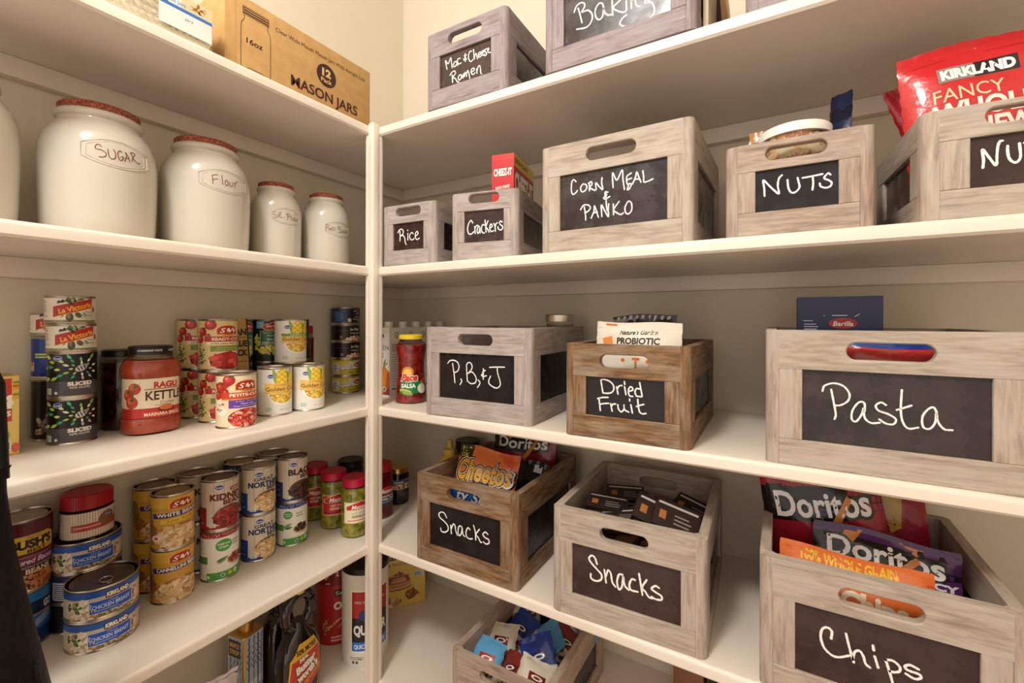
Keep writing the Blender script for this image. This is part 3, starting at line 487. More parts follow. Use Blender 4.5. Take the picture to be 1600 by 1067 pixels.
def d_corn(uns):
    def f(P, r, h, lo, hi):
        P.fx = 1.5; P.ds = -22; P.bg = '#efebe4'; P.rect(-28.4, lo, -28, hi, '#c9c3ba', .2)
        for cx, k in ((10, 1), (27, .8)):
            P.leaf(cx-9*k, 88, 24*k, 4, 1.75, '#8fae4a', 1); P.leaf(cx+10*k, 86, 24*k, 4, 1.35, '#6f9440', 1)
            P.ell(cx, 84, 8.5*k, 24*k, '#f2c832', 2, n=24)
            for i in range(6):
                for j in range(3): P.ell(cx-5*k+5*j*k, 72+6*i, 2.1*k, 2.5*k, ['#f9e27a', '#e9b824'][(i+j) % 2], 2.6+.1*j, n=7)
        P.rect(-15, 52, 60, 76, '#f4c862', 3.5)
        if uns: P.rect(-15, 69, 60, 76, '#6aa044', 4); P.text('UNSALTED', 14, 72.5, 3.6, '#eef5de', 5, w=30, bold=.02)
        else: P.text('SWEET', 10, 71.5, 4, '#b5803a', 5, w=22)
        P.text('Golden Corn', 12, 62.5, 9, '#7d4a1c', 5, w=50, bold=.015); P.text('WHOLE KERNEL', 12, 54.8, 2.8, '#b5803a', 5, w=32)
        P.poly([(-8+0, 52)]+[(12+22*math.cos(a), 52+27*math.sin(a)) for a in [PI+PI*i/20 for i in range(21)]], '#faf8f2', 3.6)
        P.poly([(12+19.5*math.cos(a), 51.5+22*math.sin(a)) for a in [PI+PI*i/20 for i in range(21)]], '#d79a28', 4)
        P.blobs(12, 41, 18, 15, 120, 2.2, KERN, 4.4, 8, .8, lambda x, y: y < 51 and ((x-12)/18.5)**2+((y-51.5)/21)**2 < 1)
        P.oval_logo(-6, 92, 1.05); P.rect(-66, 14, -38, 38, '#1e2c5e', 1); P.lines(-64, 34, -40, 6, 3.2, 1, '#d6d9e8', 2)
        P.lines(-14, 20, -2, 3, 3, 1.2, '#7fb0b0', 2); P.text('NET WT 15.25 OZ', 20, 14, 2.4, '#8f8a84', 2, w=26)
    return f
def d_delmonte(P, r, h, lo, hi):
    P.fx = 1.3; P.ds = -10; P.bg = '#16211c'; P.rect(-25, 88, -11, 106, '#6aa6d8', 2); P.text('NON', -18, 101, 3, '#eef6ff', 3, w=9); P.text('GMO', -18, 95, 3, '#eef6ff', 3, w=9)
    for x, y, a, b in ((8, 92, 17, 9), (8, 98, 9, 6), (-5, 92, 8, 7), (21, 92, 8, 7)): P.ell(x, y, a+1.3, b+1.3, '#e7c04a', 2.6); P.ell(x, y, a, b, '#b32226', 3)
    P.text('Del Monte', 8, 94, 5.6, '#fbeeda', 4, w=29, bold=.02); P.text('Quality', 8, 86.6, 3, '#fbeeda', 4, w=11)
    P.rect(-18, 46, 40, 82, '#c9d8b0', 2.2); P.rect(-17, 47, 40, 81, '#1f6a56', 2.6); P.text('GOLD SWEET', -4, 76.5, 2.6, '#e7eccf', 4, w=20); P.text('Fresh Cut', 7, 70, 5, '#f6f2e0', 4, w=24, shear=.3); P.text('WHOLE', 6, 60, 6.4, '#f6f2e0', 4, w=24, bold=.01); P.text('KERNEL CORN', 9, 51.5, 6, '#f6f2e0', 4, w=46, bold=.01)
    P.blobs(6, 33, 27, 12, 120, 3, KERN+['#cfd24a', '#b9c43e'], 2.7, 12); P.blobs(-24, 54, 5, 20, 40, 3, ['#cfd24a', '#e9d85a', '#b9c43e'], 1, 13)
def d_olive(P, r, h, lo, hi):
    P.ds = -4; P.bg = '#0d0c0d'; P.rect(-PI*r, lo, PI*r, 30, '#4b474c', 0); cx, cy = 7, 52
    cols = ['#a8c24a', '#cddc8a', '#2f9e78', '#b9b4b8', '#7fb83e', '#54c09a', '#e2e8c0']; rnd = random.Random(4)
    for ring, (ra, n, L) in enumerate(((13, 8, 3), (21, 10, 3.6), (31, 12, 4.4), (42, 13, 5.2), (54, 14, 6.))):
        for i in range(n):
            a = 2*PI*(i+.5*(ring % 2))/n+rnd.uniform(-.12, .12); x, y = cx+ra*math.cos(a)*1.05, cy+ra*math.sin(a)*.8
            if 32 < y < hi-2 and -62 < x < 34: P.leaf(x, y, L*rnd.uniform(.95, 1.4), L*.55, math.atan2(y-cy, x-cx), rnd.choice(cols), 1+.1*i)
    P.ell(cx, cy+1, 9, 5.6, '#c9c4c8', 3, .5)
    for i in range(3): P.leaf(cx-4+4*i, cy+1-1.4+1.6*i, 5.6, 1, 2.0, '#242024', 3.6)
    P.ell(cx+6.5, cy+5, 3, 3.4, '#8f8a90', 3.2, .5); P.oval_logo(-25, 71, 1.0)
    P.text('SLICED', 6, 25.5, 6.2, '#f0ece6', 3, w=34, bold=.05); P.text('RIPE OLIVES', 6, 18.5, 3.4, '#d8d4d0', 3, w=28, bold=.02)
    P.rect(-47, 7, -35, 18, '#cfe0cf', 2); P.text('NON', -41, 14.5, 2.4, '#3f6a4a', 3, w=8); P.text('GMO', -41, 10.4, 2.8, '#3f6a4a', 3, w=9); P.ell(-27, 10, 2.6, 2.6, '#d8d4d0', 2)
def d_jalapeno(P, r, h, lo, hi):
    P.ds = -4; P.bg = '#e9dfcd'; P.rect(-PI*r, lo, PI*r, lo+1.6, '#6f8f3f', 0); P.rect(-PI*r, hi-.6, PI*r, hi, '#9a8f80', 0)
    P.lines(-56, 41, -38, 2, 3, 1.4, '#c03a2c', 1); P.lines(-56, 34, -36, 8, 3, 1, '#6e655c', 1)
    for i in range(9): P.leaf(-14+3*i, 38+(i % 3)*2.4, 6, 1.7, .4+i*.35, ['#6f8f45', '#9ab068', '#4d6a30'][i % 3], 1)
    P.blobs(-8, 39, 13, 5, 14, 2.6, ['#20261a', '#2f3822', '#59604c'], 2, 4); P.ell(-5, 11, 5, 8, '#4c4a36', 1.5); P.ell(-6.5, 13, 2.4, 4, '#7d7a5e', 1.8); P.ell(6, 15, 4, 5.4, '#5d5c44', 1.5, .6); P.leaf(-14, 14, 4, 1, .9, '#55703a', 1); P.leaf(15, 17, 5, 1, -.8, '#55703a', 1)
    P.poly([(-27, 11.5), (28, 29), (28, 43), (26, 45), (-27, 29.5)], '#b3261f', 3); P.poly([(-27, 10.4), (28, 28), (28, 29.2), (-27, 11.6)], '#e2a33a', 3.2)
    P.text('La', -15.5, 22.4, 8.6, '#f2a83a', 5, w=10, bold=.04, rot=.31, shear=.2); P.text('Victoria', 8.5, 29.6, 8.6, '#f2a83a', 5, w=36, bold=.04, rot=.31, shear=.1)
    P.text('Diced', 22, 20.5, 3.6, '#4f7a44', 4, w=13); P.text('Jalapenos', 19.5, 15, 4.4, '#4f7a44', 4, w=23, shear=.2); P.text('FIRE ROASTED', 20, 10, 1.8, '#7d766a', 4, w=22); P.ell(32, 25, 2.8, 5, '#b3261f', 3)
def d_mushroom(P, r, h, lo, hi):
    P.bg = '#171416'; P.blobs(-16, 26, 16, 20, 26, 6, ['#c9b6ac', '#b39d94', '#8d766e', '#e0d2c8', '#6e5a54'], 1, 3)
def d_bluecan(P, r, h, lo, hi):
    P.bg = '#12308a'; P.lines(-34, 46, -6, 2, 5, 3, '#c7d24a', 2); P.rect(-46, 14, -36, 30, '#cdb894', 1); P.ell(-41, 26, 2.4, 3, '#a83a2a', 2)
def d_chestnut(kind):
    def f(P, r, h, lo, hi):
        if kind == 0:
            P.bg = '#141722'; P.rect(-60, 8, -22, 40, '#3d74b8', 1); P.rect(-59, 9, -23, 39, '#18264c', 1.3); P.lines(-56, 35, -27, 6, 4.6, 1.6, '#5f93cf', 2); P.rect(-19, 7, -9, 17, '#c9d6b4', 2)
            P.oval_logo(14, 33, .8); P.ell(3, 40, 4, 2.6, '#d89a78', 1); P.ell(12, 42, 4, 2.6, '#b87a5c', 1); P.text('WATER', 11, 22, 4, '#dfe2ea', 3, w=17); P.text('CHESTNUTS', 9, 15, 4, '#dfe2ea', 3, w=26); P.blobs(24, 16, 7, 9, 14, 4, ['#c9775a', '#e0a084', '#a8583e'], 2, 3)
        elif kind == 1:
            P.bg = '#191114'; P.text('La Choy', 4, 37, 7, '#f1e9e0', 3, w=32, bold=.03, shear=.15); P.rect(-60, 32, -18, 33, '#6a5a58', 1); P.text('WATER CHESTNUTS', 8, 25, 4, '#e9dcd4', 3, w=40, bold=.02); P.text('SLICED', 8, 19, 3, '#cfc0b8', 3, w=12)
            P.blobs(4, 9, 30, 5, 40, 4.4, ['#e8c9a8', '#d8a888', '#f0dcc4', '#c98a68'], 2, 5, .7); P.ell(-38, 13, 4, 5, '#b86a58', 2)
        else:
            P.bg = '#cdb83c'; P.poly([(-70, 20), (4, 20), (12, 24), (40, 26), (40, 44), (-70, 44)], '#d5d0c8', 1); P.rect(-70, 34, -16, 44, '#d8c63e', 1.6); P.blobs(-24, 26, 24, 5, 34, 3.6, ['#c8c2bc', '#e6e2dc', '#b3acb0'], 2, 5); P.rect(-70, 19, 6, 20.4, '#3c3a20', 2)
            P.ell(14, 33, 15, 7.6, '#e9d8a8', 3); P.ell(14, 33, 14, 6.8, '#9c2420', 3.5); P.text('Reese', 14, 32.8, 5, '#f3e0c8', 5, w=20, bold=.03, shear=.2); P.rect(4, 17.6, 40, 19.6, '#3c3a20', 2.4); P.text('Sliced', 16, 15.4, 2.6, '#4a4a18', 3, w=9); P.text('Water Chestnuts', 6, 11, 4.6, '#3f4a18', 4, w=46, bold=.02); P.rect(-66, 8, -44, 38, '#d6d8e2', 2.5); P.lines(-64, 34, -48, 8, 3, 1.4, '#55587a', 3)
    return f
def d_bush(P, r, h, lo, hi):
    P.bg = '#5e1622'; P.rect(-PI*r, 46, PI*r, 62, '#7d2a68', 1); P.rect(-PI*r, lo, PI*r, 47, '#3a1712', .5); P.rect(-PI*r, 61, PI*r, 62.4, '#c78a3a', 1.5)
    P.poly([(-30, 68), (38, 68), (38, 92), (26, 99), (-20, 99), (-30, 92)], '#e2b63c', 2); P.poly([(-28, 76), (38, 76), (38, 90), (-28, 90)], '#efc94e', 2.4)
    P.text("BUSH'S", 4, 84, 14, '#2b1a14', 4, w=58, bold=.06); P.text('SINCE 1908', 6, 95, 2.4, '#5c3a14', 4, w=18); P.text('BEST', 10, 71.6, 5.4, '#2b1a14', 4, w=26, bold=.03)
    P.text('Cured Bacon', 8, 54, 8.6, '#f0e2ee', 4, w=58, shear=.25, bold=.02); P.text('MAPLE SYRUP WITH REAL BACON', 12, 43.5, 3, '#e6d6c4', 4, w=52); P.text('BEANS', 12, 36, 8, '#efe2c8', 4, w=34, bold=.03); P.blobs(8, 17, 32, 15, 120, 4.6, ['#a8552c', '#c0703e', '#8c3f20', '#d08a58'], 2, 9)
def d_chickblue(P, r, h, lo, hi):
    P.bg = '#2f78c4'; P.rect(-PI*r, lo, PI*r, 30, '#173a78', 0); P.rect(-6, 58, 44, 80, '#14264e', 2); P.text('GO', 34, 69, 12, '#f2f4fa', 4, w=16, bold=.05); P.rect(4, 55, 44, 58, '#c87a4a', 3)
    for i in range(4): P.poly([(-4+6*i, 30+5*i), (40, 44+4*i), (40, 45.4+4*i), (-4+6*i, 31.4+5*i)], '#d8e6f4', 2+.1*i)
    P.ell(8, 8, 12, 12, '#e8ddd0', 1)
def d_chicken(P, r, h, lo, hi):
    P.bg = '#cbbfa8'; P.rect(-PI*r, hi-11, PI*r, hi, '#2456b0', 1); P.rect(-PI*r, lo, PI*r, lo+2, '#6a6258', 1)
    P.blobs(-45, 20, 24, 16, 60, 6, ['#e6d5ba', '#d3b890', '#f1e6d4', '#b9a078'], 1.5, 3); P.blobs(-52, 26, 12, 9, 26, 4, ['#3f5a2a', '#5f7a38', '#2a3a1c'], 2, 4); P.blobs(36, 18, 9, 14, 26, 4, ['#b06a4a', '#e6d5ba', '#8a4a34'], 1.5, 5); P.blobs(0, 8, 36, 4, 40, 3, ['#d3b890', '#8a6a44', '#5f7a38', '#b06a4a'], 1.6, 6)
    P.rect(-9, 35, 26, 45, '#3a2a28', 4); P.rect(-9, 33.6, 26, 35.2, '#a83a2c', 4.5); P.text('KIRKLAND', 8.5, 40, 6.6, '#f6f2ec', 6, w=32, bold=.06)
    P.rect(-31, 11, 31, 33.4, '#cfe0f4', 3.4); P.rect(-30, 12, 30, 32.6, '#1f55c0', 3.7); P.text('Chunk', 2, 29, 3.4, '#bcd0f0', 5, w=14, shear=.3); P.text('CHICKEN BREAST', 0, 22.5, 6.4, '#dce8fb', 5, w=53, bold=.015); P.lines(-24, 16.5, 22, 1, 2, 1.3, '#a9c2ea', 5)
def d_chickback(P, r, h, lo, hi):
    P.bg = '#20254a'; P.rect(-70, 8, -30, 40, '#d6d8de', 1); P.lines(-66, 37, -36, 8, 3.6, 1.6, '#3a3f5a', 2); P.rect(-26, 8, 30, 38, '#17234e', 1); P.lines(-22, 34, 26, 8, 3.4, 1, '#7a86b0', 2)
def d_dark(P, r, h, lo, hi): P.bg = '#18151b'; P.lines(-60, 40, 10, 4, 8, 1, '#4a4650', 1)
def d_swbean(nm, sub):
    def f(P, r, h, lo, hi):
        P.fx = 1.45; P.ds = -9; P.bg = '#cf9632'; P.rect(-PI*r, 84, PI*r, hi, '#d8a83c', .2); P.blobs(-44, 66, 14, 14, 24, 7, ['#9a7a2c', '#7d6a2a', '#b58a34'], .4, 2); P.blobs(-36, 40, 10, 20, 20, 6, ['#a8702a', '#8a5a24'], .4, 3)
        P.ell(6, 24, 34, 26, '#a86e2e', 1); P.blobs(6, 24, 31, 22, 130, 5.6, BEANY, 1.6, len(nm), .55); P.sw(7, 89, 1.15)
        P.poly([(-30, 62), (40, 66), (40, 79), (-30, 75)], '#e3c06a', 4); P.poly([(-29, 63), (40, 67), (40, 78), (-29, 74)], '#4a2a78', 4.4); P.text(nm, 5, 71.2, 7, '#f6efdc', 6, w=56, bold=.025, rot=.05)
        if sub: P.poly([(-18, 52), (40, 55), (40, 65), (-18, 61)], '#e6b83a', 4.2); P.text(sub, 10, 58.8, 5.6, '#8a5a14', 6, w=40, shear=.25, rot=.05); P.ell(-24, 24, 7, 6, '#f0e6d8', 5); P.ell(-24, 24, 3, 3, '#c84a3a', 6)
        P.lines(-34, 20, -28, 3, 4, 2, '#5a3a14', 3)
    return f
def planks(P, r, lo, hi):
    P.fx = 1.5; P.ds = -9; P.bg = '#d9cab8'
    for i in range(-9, 7): P.rect(i*13-.35, lo, i*13+.35, hi, '#a8937e', .1); P.lines(i*13+2, 100-(i % 4)*17, i*13+9, 3, 27, .5, '#c2ae99', .1, i+20)
def d_krbean(l1, l2, tag_, cols, band, c1, c2, big=1.):
    def f(P, r, h, lo, hi):
        planks(P, r, lo, hi); P.rect(-PI*r, lo, PI*r, lo+7, band, 1); P.rect(-66, lo, -23, 52, band, 1.1); P.lines(-62, 47, -25, 9, 4, 1, '#c9cfe4', 2)
        P.ell(9, 30, 22, 24, '#6a4a34', 2); P.blobs(9, 28, 21, 22, 150, 3.4*big, cols, 2.5, 7, .85); P.oval_logo(-6, 95, 1.25)
        if tag_: P.rect(8, 84, 30, 92, band, 3); P.text(tag_, 19, 88, 4.4, '#f0e4d8', 4, w=18, bold=.02)
        P.text(l1[0], l1[1], l1[2], l1[3], c1, 4, w=l1[4], bold=.05); P.text(l2[0], l2[1], l2[2], l2[3], c1, 4, w=l2[4], bold=.04)
        if c2: P.text(c2, 2, 83.5, 7.6, c1, 4, w=30, bold=.03)
        P.rect(-19, 9, -10, 17, '#e4ead8', 4); P.lines(-18, 15, -11, 2, 3, 1.2, '#5f8a64', 5)
    return f
d_kidney = d_krbean(('KIDNEY', 6, 74, 13, 48), ('BEANS', 15, 61, 10, 32), 'DARK RED', REDB, '#a02426', '#6e1c20', None)
d_gn = d_krbean(('NORTHERN', 8, 71, 12, 60), ('BEANS', 18, 60, 8.4, 26), None, BEANY, '#23408c', '#25345e', 'GREAT')
d_blk = d_krbean(('BLACK', 9, 76, 14, 46), ('BEANS', 19, 63, 9, 28), None, BLKB+['#6a3a30'], '#2a3a78', '#3a1c1c', None, .9)
d_kidback = d_krbean(('KIDNEY', 6, 74, 13, 48), ('BEANS', 15, 61, 10, 32), None, REDB, '#3a2430', '#2c1a1c', None)
def d_organic(kid):
    def f(P, r, h, lo, hi):
        P.ds = -12; P.bg = '#efeae2'; P.rect(-PI*r, lo, PI*r, 21, '#4fa046', 1); P.rect(-PI*r, 96, PI*r, hi, '#9c2328' if kid else '#22357e', 1)
        P.blobs(0, 101, 58, 4, 60, 1.2, ['#e8b0a8', '#f0d8d0'] if kid else ['#8fa8e0', '#d8e0f4'], 1.5, 3); P.ell(2 if kid else -20, 78 if kid else 80, 16 if kid else 11, 13.5 if kid else 10, '#4fa046', 2)
        x, y, k = (2, 78, 1) if kid else (-20, 80, .72)
        P.text('simple truth', x, y+4*k, 4.6*k, '#eef6e6', 4, w=24*k, bold=.02); P.text('organic', x, y-3*k, 5*k, '#eef6e6', 4, w=18*k, bold=.02)
        P.text('DARK RED' if kid else 'BLACK', 28 if kid else 8, 82, 4.6, '#4a3a34', 4, w=18); P.text('KIDNEY' if kid else 'BEANS', 27 if kid else 8, 75, 4.6, '#4a3a34', 4, w=17)
        P.leaf(0 if kid else -22, 46 if kid else 52, 13, 4.6, .55, '#7f9a6c', 2); P.leaf(-4 if kid else -18, 47, 10, 3, .3, '#4f7040', 2.4)
        P.ell(28 if kid else 12, 42, 20, 12, '#c9a070', 2); P.blobs(28 if kid else 12, 44, 17, 10, 60, 3.4, REDB if kid else BLKB, 2.6, 5)
        P.rect(-64, lo, -32, 40, '#e6e0d6', 1.5); P.rect(-62, 40, -30, 56, '#4f8a3e', 1.5); P.lines(-60, 92, -34, 8, 4, 1, '#b8aeA4', 1.2); P.ell(-28, 12, 3, 3, '#dff0d8', 3); P.ell(0, 12.5, 4.4, 4.4, '#e8f0ea', 3); P.ell(0, 12.5, 3.4, 3.4, '#6f7a74', 3.4); P.ell(14, 13, 4, 4, '#e6b83a', 3); P.rect(22, 8.5, 31, 18, '#bfe0b4', 3)
    return f
def d_plain(col, top):
    def f(P, r, h, lo, hi): P.bg = col; P.rect(-PI*r, hi-16, PI*r, hi, top, 1); P.blobs(0, hi-8, 58, 5, 50, 1.4, ['#8fa8e0', '#d8e0f4'], 1.5, 3)
    return f
R0, H0 = .0368, .112
# stack of pepper and olive cans, third left shelf
z3 = ZS[3]; g1 = 'shallow pepper and olive cans stacked on the left'
can('olive_can', 'lowest black can of sliced olives in the stack by the red sauce jar', 'can', (.0935, -.9295, z3), .033, .0826, d_olive, g1)
can('olive_can', 'upper black can of sliced olives, under the two pepper cans', 'can', (.0932, -.9295, z3+.0829), .033, .0826, d_olive, g1)
can('pepper_can', 'lower white can of diced peppers standing on the olive cans', 'can', (.0945, -.931, z3+.1658), .0335, .0497, d_jalapeno, g1, pull=True)
can('pepper_can', 'topmost white can of diced peppers on the olive can stack', 'can', (.097, -.934, z3+.2158), .0335, .0497, d_jalapeno, g1, pull=True)
can('mushroom_can', 'black can with mushrooms at the foot of the stack behind the olives', 'can', (.0315, -.940, z3), .029, .1142, d_mushroom)
can('blue_can', 'dark blue can between the mushroom can and a white pepper can', 'can', (.0315, -.940, z3+.1145), .029, .0775, d_bluecan)
can('pepper_can', 'white pepper can half hidden behind the front stack', 'can', (.0325, -.941, z3+.1923), .030, .0435, d_jalapeno, g1)
# tomato cans
g2 = 'cans of cut tomatoes on the third shelf'; TOM1, TOM2 = d_tomato(1), d_tomato(0)
a = can('tomato_can', 'lower tomato can of the back pair right of the red sauce jar', 'can', (.0455, -.7040, z3), R0, H0, TOM1, g2, deg(12))
copy_thing(a, 'upper tomato can of the back pair right of the red sauce jar', (.0455, -.7065, z3+.1123), deg(9))
b_ = copy_thing(a, 'lower tomato can of the front pair, behind the purple banded can', (.1324, -.701, z3), deg(2))
copy_thing(a, 'upper tomato can of the front pair, above the purple banded can', (.1324, -.701, z3+.1123), deg(0))
can('tomato_can', 'petite cut tomato can with a purple band at the shelf front', 'can', (.2202, -.7076, z3), R0, H0, TOM2, g2, deg(0))
# corn
g3 = 'white cans of golden corn'; a = can('corn_can', 'white golden corn can next to the purple banded tomato can', 'can', (.1763, -.5975, z3), R0, H0, d_corn(0), g3, deg(4))
copy_thing(a, 'white golden corn can nearest the corner post', (.190, -.5185, z3), deg(4))
can('corn_can', 'unsalted golden corn can with a green stripe, on top of two others', 'can', (.1275, -.5265, z3+.1123), R0, H0, d_corn(1), g3, deg(4))
g4 = 'dark green cans of whole kernel corn'; a = can('kernel_corn_can', 'upper dark green corn can with a red shield, left of the unsalted can', 'can', (.052, -.5435, z3+.1123), R0, H0, d_delmonte, g4, deg(-4))
copy_thing(a, 'lower dark green corn can hidden under its twin with the red shield', (.048, -.5435, z3), deg(2)); copy_thing(a, 'dark green corn can at the wall beside the cardboard tray', (.0475, -.6205, z3+.1123), deg(20))
copy_thing(a, 'dark green corn can under the one beside the cardboard tray', (.0475, -.6205, z3), deg(10)); copy_thing(a, 'hidden dark green corn can that carries the unsalted can', (.1145, -.505, z3), deg(40)); copy_thing(a, 'upper dark green corn can peeking out right of the unsalted can', (.052, -.4675, z3+.1123), deg(-30)); copy_thing(a, 'lower dark green corn can below the one peeking out', (.044, -.4675, z3), deg(20))
# water chestnut tower
g5 = 'tower of five water chestnut cans'; zc = z3; hh = .0520
for i, (kd, lb) in enumerate(((2, 'lowest yellow can of the five can tower beside the corner post'), (2, 'second yellow can from the bottom of the five can tower'), (1, 'lower black can of the five can tower beside the post'), (1, 'upper black can of the five can tower beside the post'), (0, 'topmost dark blue can of the five can tower beside the post'))):
    can('chestnut_can', lb, 'can', (.0475, -.2935 if i else -.294, z3+i*(hh+.0003)), .0425, hh, d_chestnut(kd), g5, deg(-4+(3 if i == 2 else 0)))
# fourth shelf
z4 = ZS[4]; g6 = 'cans of beans on the fourth shelf'
can('baked_bean_can', 'maroon can of baked beans behind the black bag', 'can', (.0415, -.984, z4+.1003), .0404, .126, d_bush, None, deg(4))
can('chicken_can', 'light blue can below the maroon baked bean can', 'can', (.0425, -.987, z4), .0408, .100, d_chickblue, None, deg(0))
can('baked_bean_can', 'maroon can at the wall almost hidden by its neighbour', 'can', (.0405, -1.085, z4+.0003), .0395, .215, d_bush, None, deg(4))
g7 = 'low cans of chicken breast'; ck = can('chicken_breast_can', 'lower blue chicken breast can at the shelf front', 'can', (.1448, -.9019, z4), .0508, .0545, d_chicken, g7, deg(-4), pull=True, lid='steel_dark')
copy_thing(ck, 'upper blue chicken breast can at the shelf front, its lid in view', (.1448, -.9019, z4+.0548), deg(-2))
copy_thing(ck, 'blue chicken breast can right under the red lidded jar', (.0545, -.8985, z4+.1096), deg(-4))
can('chicken_breast_can', 'chicken can turned to its small print, below the one under the jar', 'can', (.0545, -.8985, z4+.0548), .0508, .0545, d_chickback, g7)
can('chicken_breast_can', 'dark can at the bottom of the chicken stack by the wall', 'can', (.0545, -.8985, z4), .0508, .0545, d_dark, g7)
a = can('bean_can', 'golden can of cannellini beans, lower of the front pair', 'can', (.1145, -.7800, z4), R0, H0-.002, d_swbean('CANNELLINI BEANS', None), g6)
can('bean_can', 'golden can of white beans on top of the cannellini beans', 'can', (.1145, -.7800, z4+.1103), R0, H0-.002, d_swbean('WHITE BEANS', 'Low Sodium'), g6, lid='lidtan')
copy_thing(a, 'lower golden bean can at the wall behind the white beans', (.0392, -.7835, z4), deg(20)); b_ = copy_thing(a, 'upper golden bean can at the wall behind the white beans', (.0392, -.7835, z4+.1103), deg(18))
for ch in b_.children:
    if ch.name.startswith('can_lid'): ch.data = ch.data.copy(); ch.data.materials[0] = M['steel_dark']
LD = 'steel_dark'; h2 = .1112
can('bean_can', 'white organic can with green base under the red kidney beans', 'can', (.1165, -.6892, z4), R0, h2, d_organic(1), g6, deg(2))
can('bean_can', 'plank patterned can of red kidney beans', 'can', (.1165, -.6892, z4+h2+.0003), R0, h2, d_kidney, g6, deg(0), lid=LD)
a = can('bean_can', 'lower dark plank can at the wall behind the kidney beans', 'can', (.0405, -.7015, z4), R0, h2, d_kidback, g6, deg(30), lid=LD)
copy_thing(a, 'upper dark plank can at the wall behind the kidney beans', (.0405, -.7015, z4+h2+.0003), deg(24))
a = can('bean_can', 'lower of the two white great northern bean cans', 'can', (.1097, -.5977, z4), R0, h2, d_gn, g6, deg(2))
copy_thing(a, 'upper of the two white great northern bean cans', (.1097, -.5977, z4+h2+.0003), deg(0))
can('bean_can', 'can with a tan lid and navy top band at the wall', 'can', (.0405, -.6055, z4+h2+.0003), R0, h2, d_plain('#d9cab8', '#1c2a5a'), g6, lid='lidtan')
can('bean_can', 'hidden can carrying the tan lidded one at the wall', 'can', (.0405, -.6055, z4), R0, h2, d_plain('#e9e2d8', '#1c2a5a'), g6)
can('bean_can', 'white organic black bean can under the plank black beans', 'can', (.1123, -.5115, z4), .0366, h2, d_organic(0), g6, deg(2))
can('bean_can', 'plank patterned can of black beans beside the pepper jars', 'can', (.1123, -.5115, z4+h2+.0003), .0366, h2, d_blk, g6, deg(0), lid=LD)
a = can('bean_can', 'dark lidded plank can at the wall behind the black beans', 'can', (.0405, -.5185, z4+h2+.0003), .0366, h2, d_blk, g6, deg(0), lid=LD)
copy_thing(a, 'hidden plank can below the dark lidded one by the wall', (.0405, -.5185, z4), 0)
# ------------------------------------------------------------------ glass jars
def jar(name, label, loc, prof, fill, cont, lid, lidz, lidR, design=None, rz=0., group=None, sq=None, cat='jar', rib=False, lidname='jar_lid', glass='glass'):
    t = thing(name, label, cat, loc, rz, group)
    MB().lathe(prof, 56, sq=sq).build('jar_glass', M[glass], t, 40)
    pin = [(max(r-.0016, 0), max(z, .003)) for r, z in prof if z < fill]; rl = pin[-1][0]
    MB().lathe(pin+[(rl, fill), (0, fill)], 56, sq=sq).build('contents', M[cont], t, 40)
    z0, z1 = lidz; lp = [(lidR-.001, z0), (lidR+.0004, z0+.0006), (lidR+.0004, z0+.002), (lidR, z0+.003), (lidR, z1-.0022), (lidR-.0022, z1), (lidR-.005, z1), (lidR-.0058, z1-.0008), (0, z1-.0008)]
    lb = MB().lathe(lp, 56)
    if rib:
        for k in range(60):
            a = 2*PI*k/60; lb.box((lidR-.0006, -.0009, z0+.003), (lidR+.0007, .0009, z1-.003), 0, 1, 0, None, Matrix.Rotation(a, 4, 'Z'))
    lb.build(lidname, M[lid], t, 35)
    if design:
        R, fn = design; P = Print(); fn(P)
        mp = cylmap(R)
        if sq:
            def mp(s, tt, o):
                a = s/R; c, d = math.cos(a), math.sin(a); q = (R+o)/((abs(c)**sq+abs(d)**sq)**(1/sq)); return Vector((q*c, q*d, tt))
        P.build('label', mp, t, step=R*2*PI/64)
    return t
def d_ragu(P):
    P.bg = '#ead9bd'; P.rect(-75, 33, 62, 109, '#ead9bd', -1); P.rect(-75, 33, 62, 52, '#c4362c', 1); P.rect(-75, 31.6, 62, 33.4, '#8e1f1c', 1)
    for x, y, a in ((-37, 90, 11), (-50, 78, 11), (-42, 64, 12)):
        P.ell(x, y, a*.95, a, '#c23a28', 2); P.ell(x-2, y+3, a*.6, a*.55, '#de6a4a', 2.4)
        for q in range(5): P.leaf(x+2, y+5, 5, 1.1, q*1.25+.3, '#4d6a2a', 3)
    P.poly([(-37, 96), (-35, 96), (-40, 62), (-42, 62)], '#4d6a2a', 3.4)
    P.text('RAGU', 12, 96, 11, '#c4362c', 3, w=40, bold=.05); P.rect(-22, 87.6, 42, 88.8, '#3a2620', 3); P.text('KETTLE', 11, 76, 17, '#3a2620', 3, w=62, bold=.02); P.text('Cooked', 14, 62, 6, '#9a5a3a', 3, w=24, shear=.3); P.lines(-6, 57, 34, 1, 2, 1, '#8a6a54', 3)
    P.ell(12, 49, 14, 7, '#5a1c18', 3.5); P.ell(12, 51, 11.5, 5, '#d8663e', 4); P.text('MARINARA SAUCE', 8, 40, 6.2, '#f3dcc0', 5, w=60, bold=.03); P.lines(-60, 48, -36, 3, 5, 1.6, '#7e1d1a', 3); P.lines(-52, 57, -28, 1, 3, 1.6, '#8a6a54', 3)
jar('sauce_jar', 'big red pasta sauce jar with a cream label and black lid', (.1222, -.8213, ZS[3]), [(0, 0), (.040, 0), (.0445, .004), (.0462, .012), (.0462, .028), (.044, .034), (.0435, .038), (.0435, .105), (.0445, .110), (.0465, .118), (.0462, .128), (.042, .140), (.0355, .146), (.034, .150), (.034, .160), (0, .160)], .143, 'tomato', 'black_plastic', (.1538, .1705), .0358, (.0440, d_ragu), deg(-4), sq=2.5)
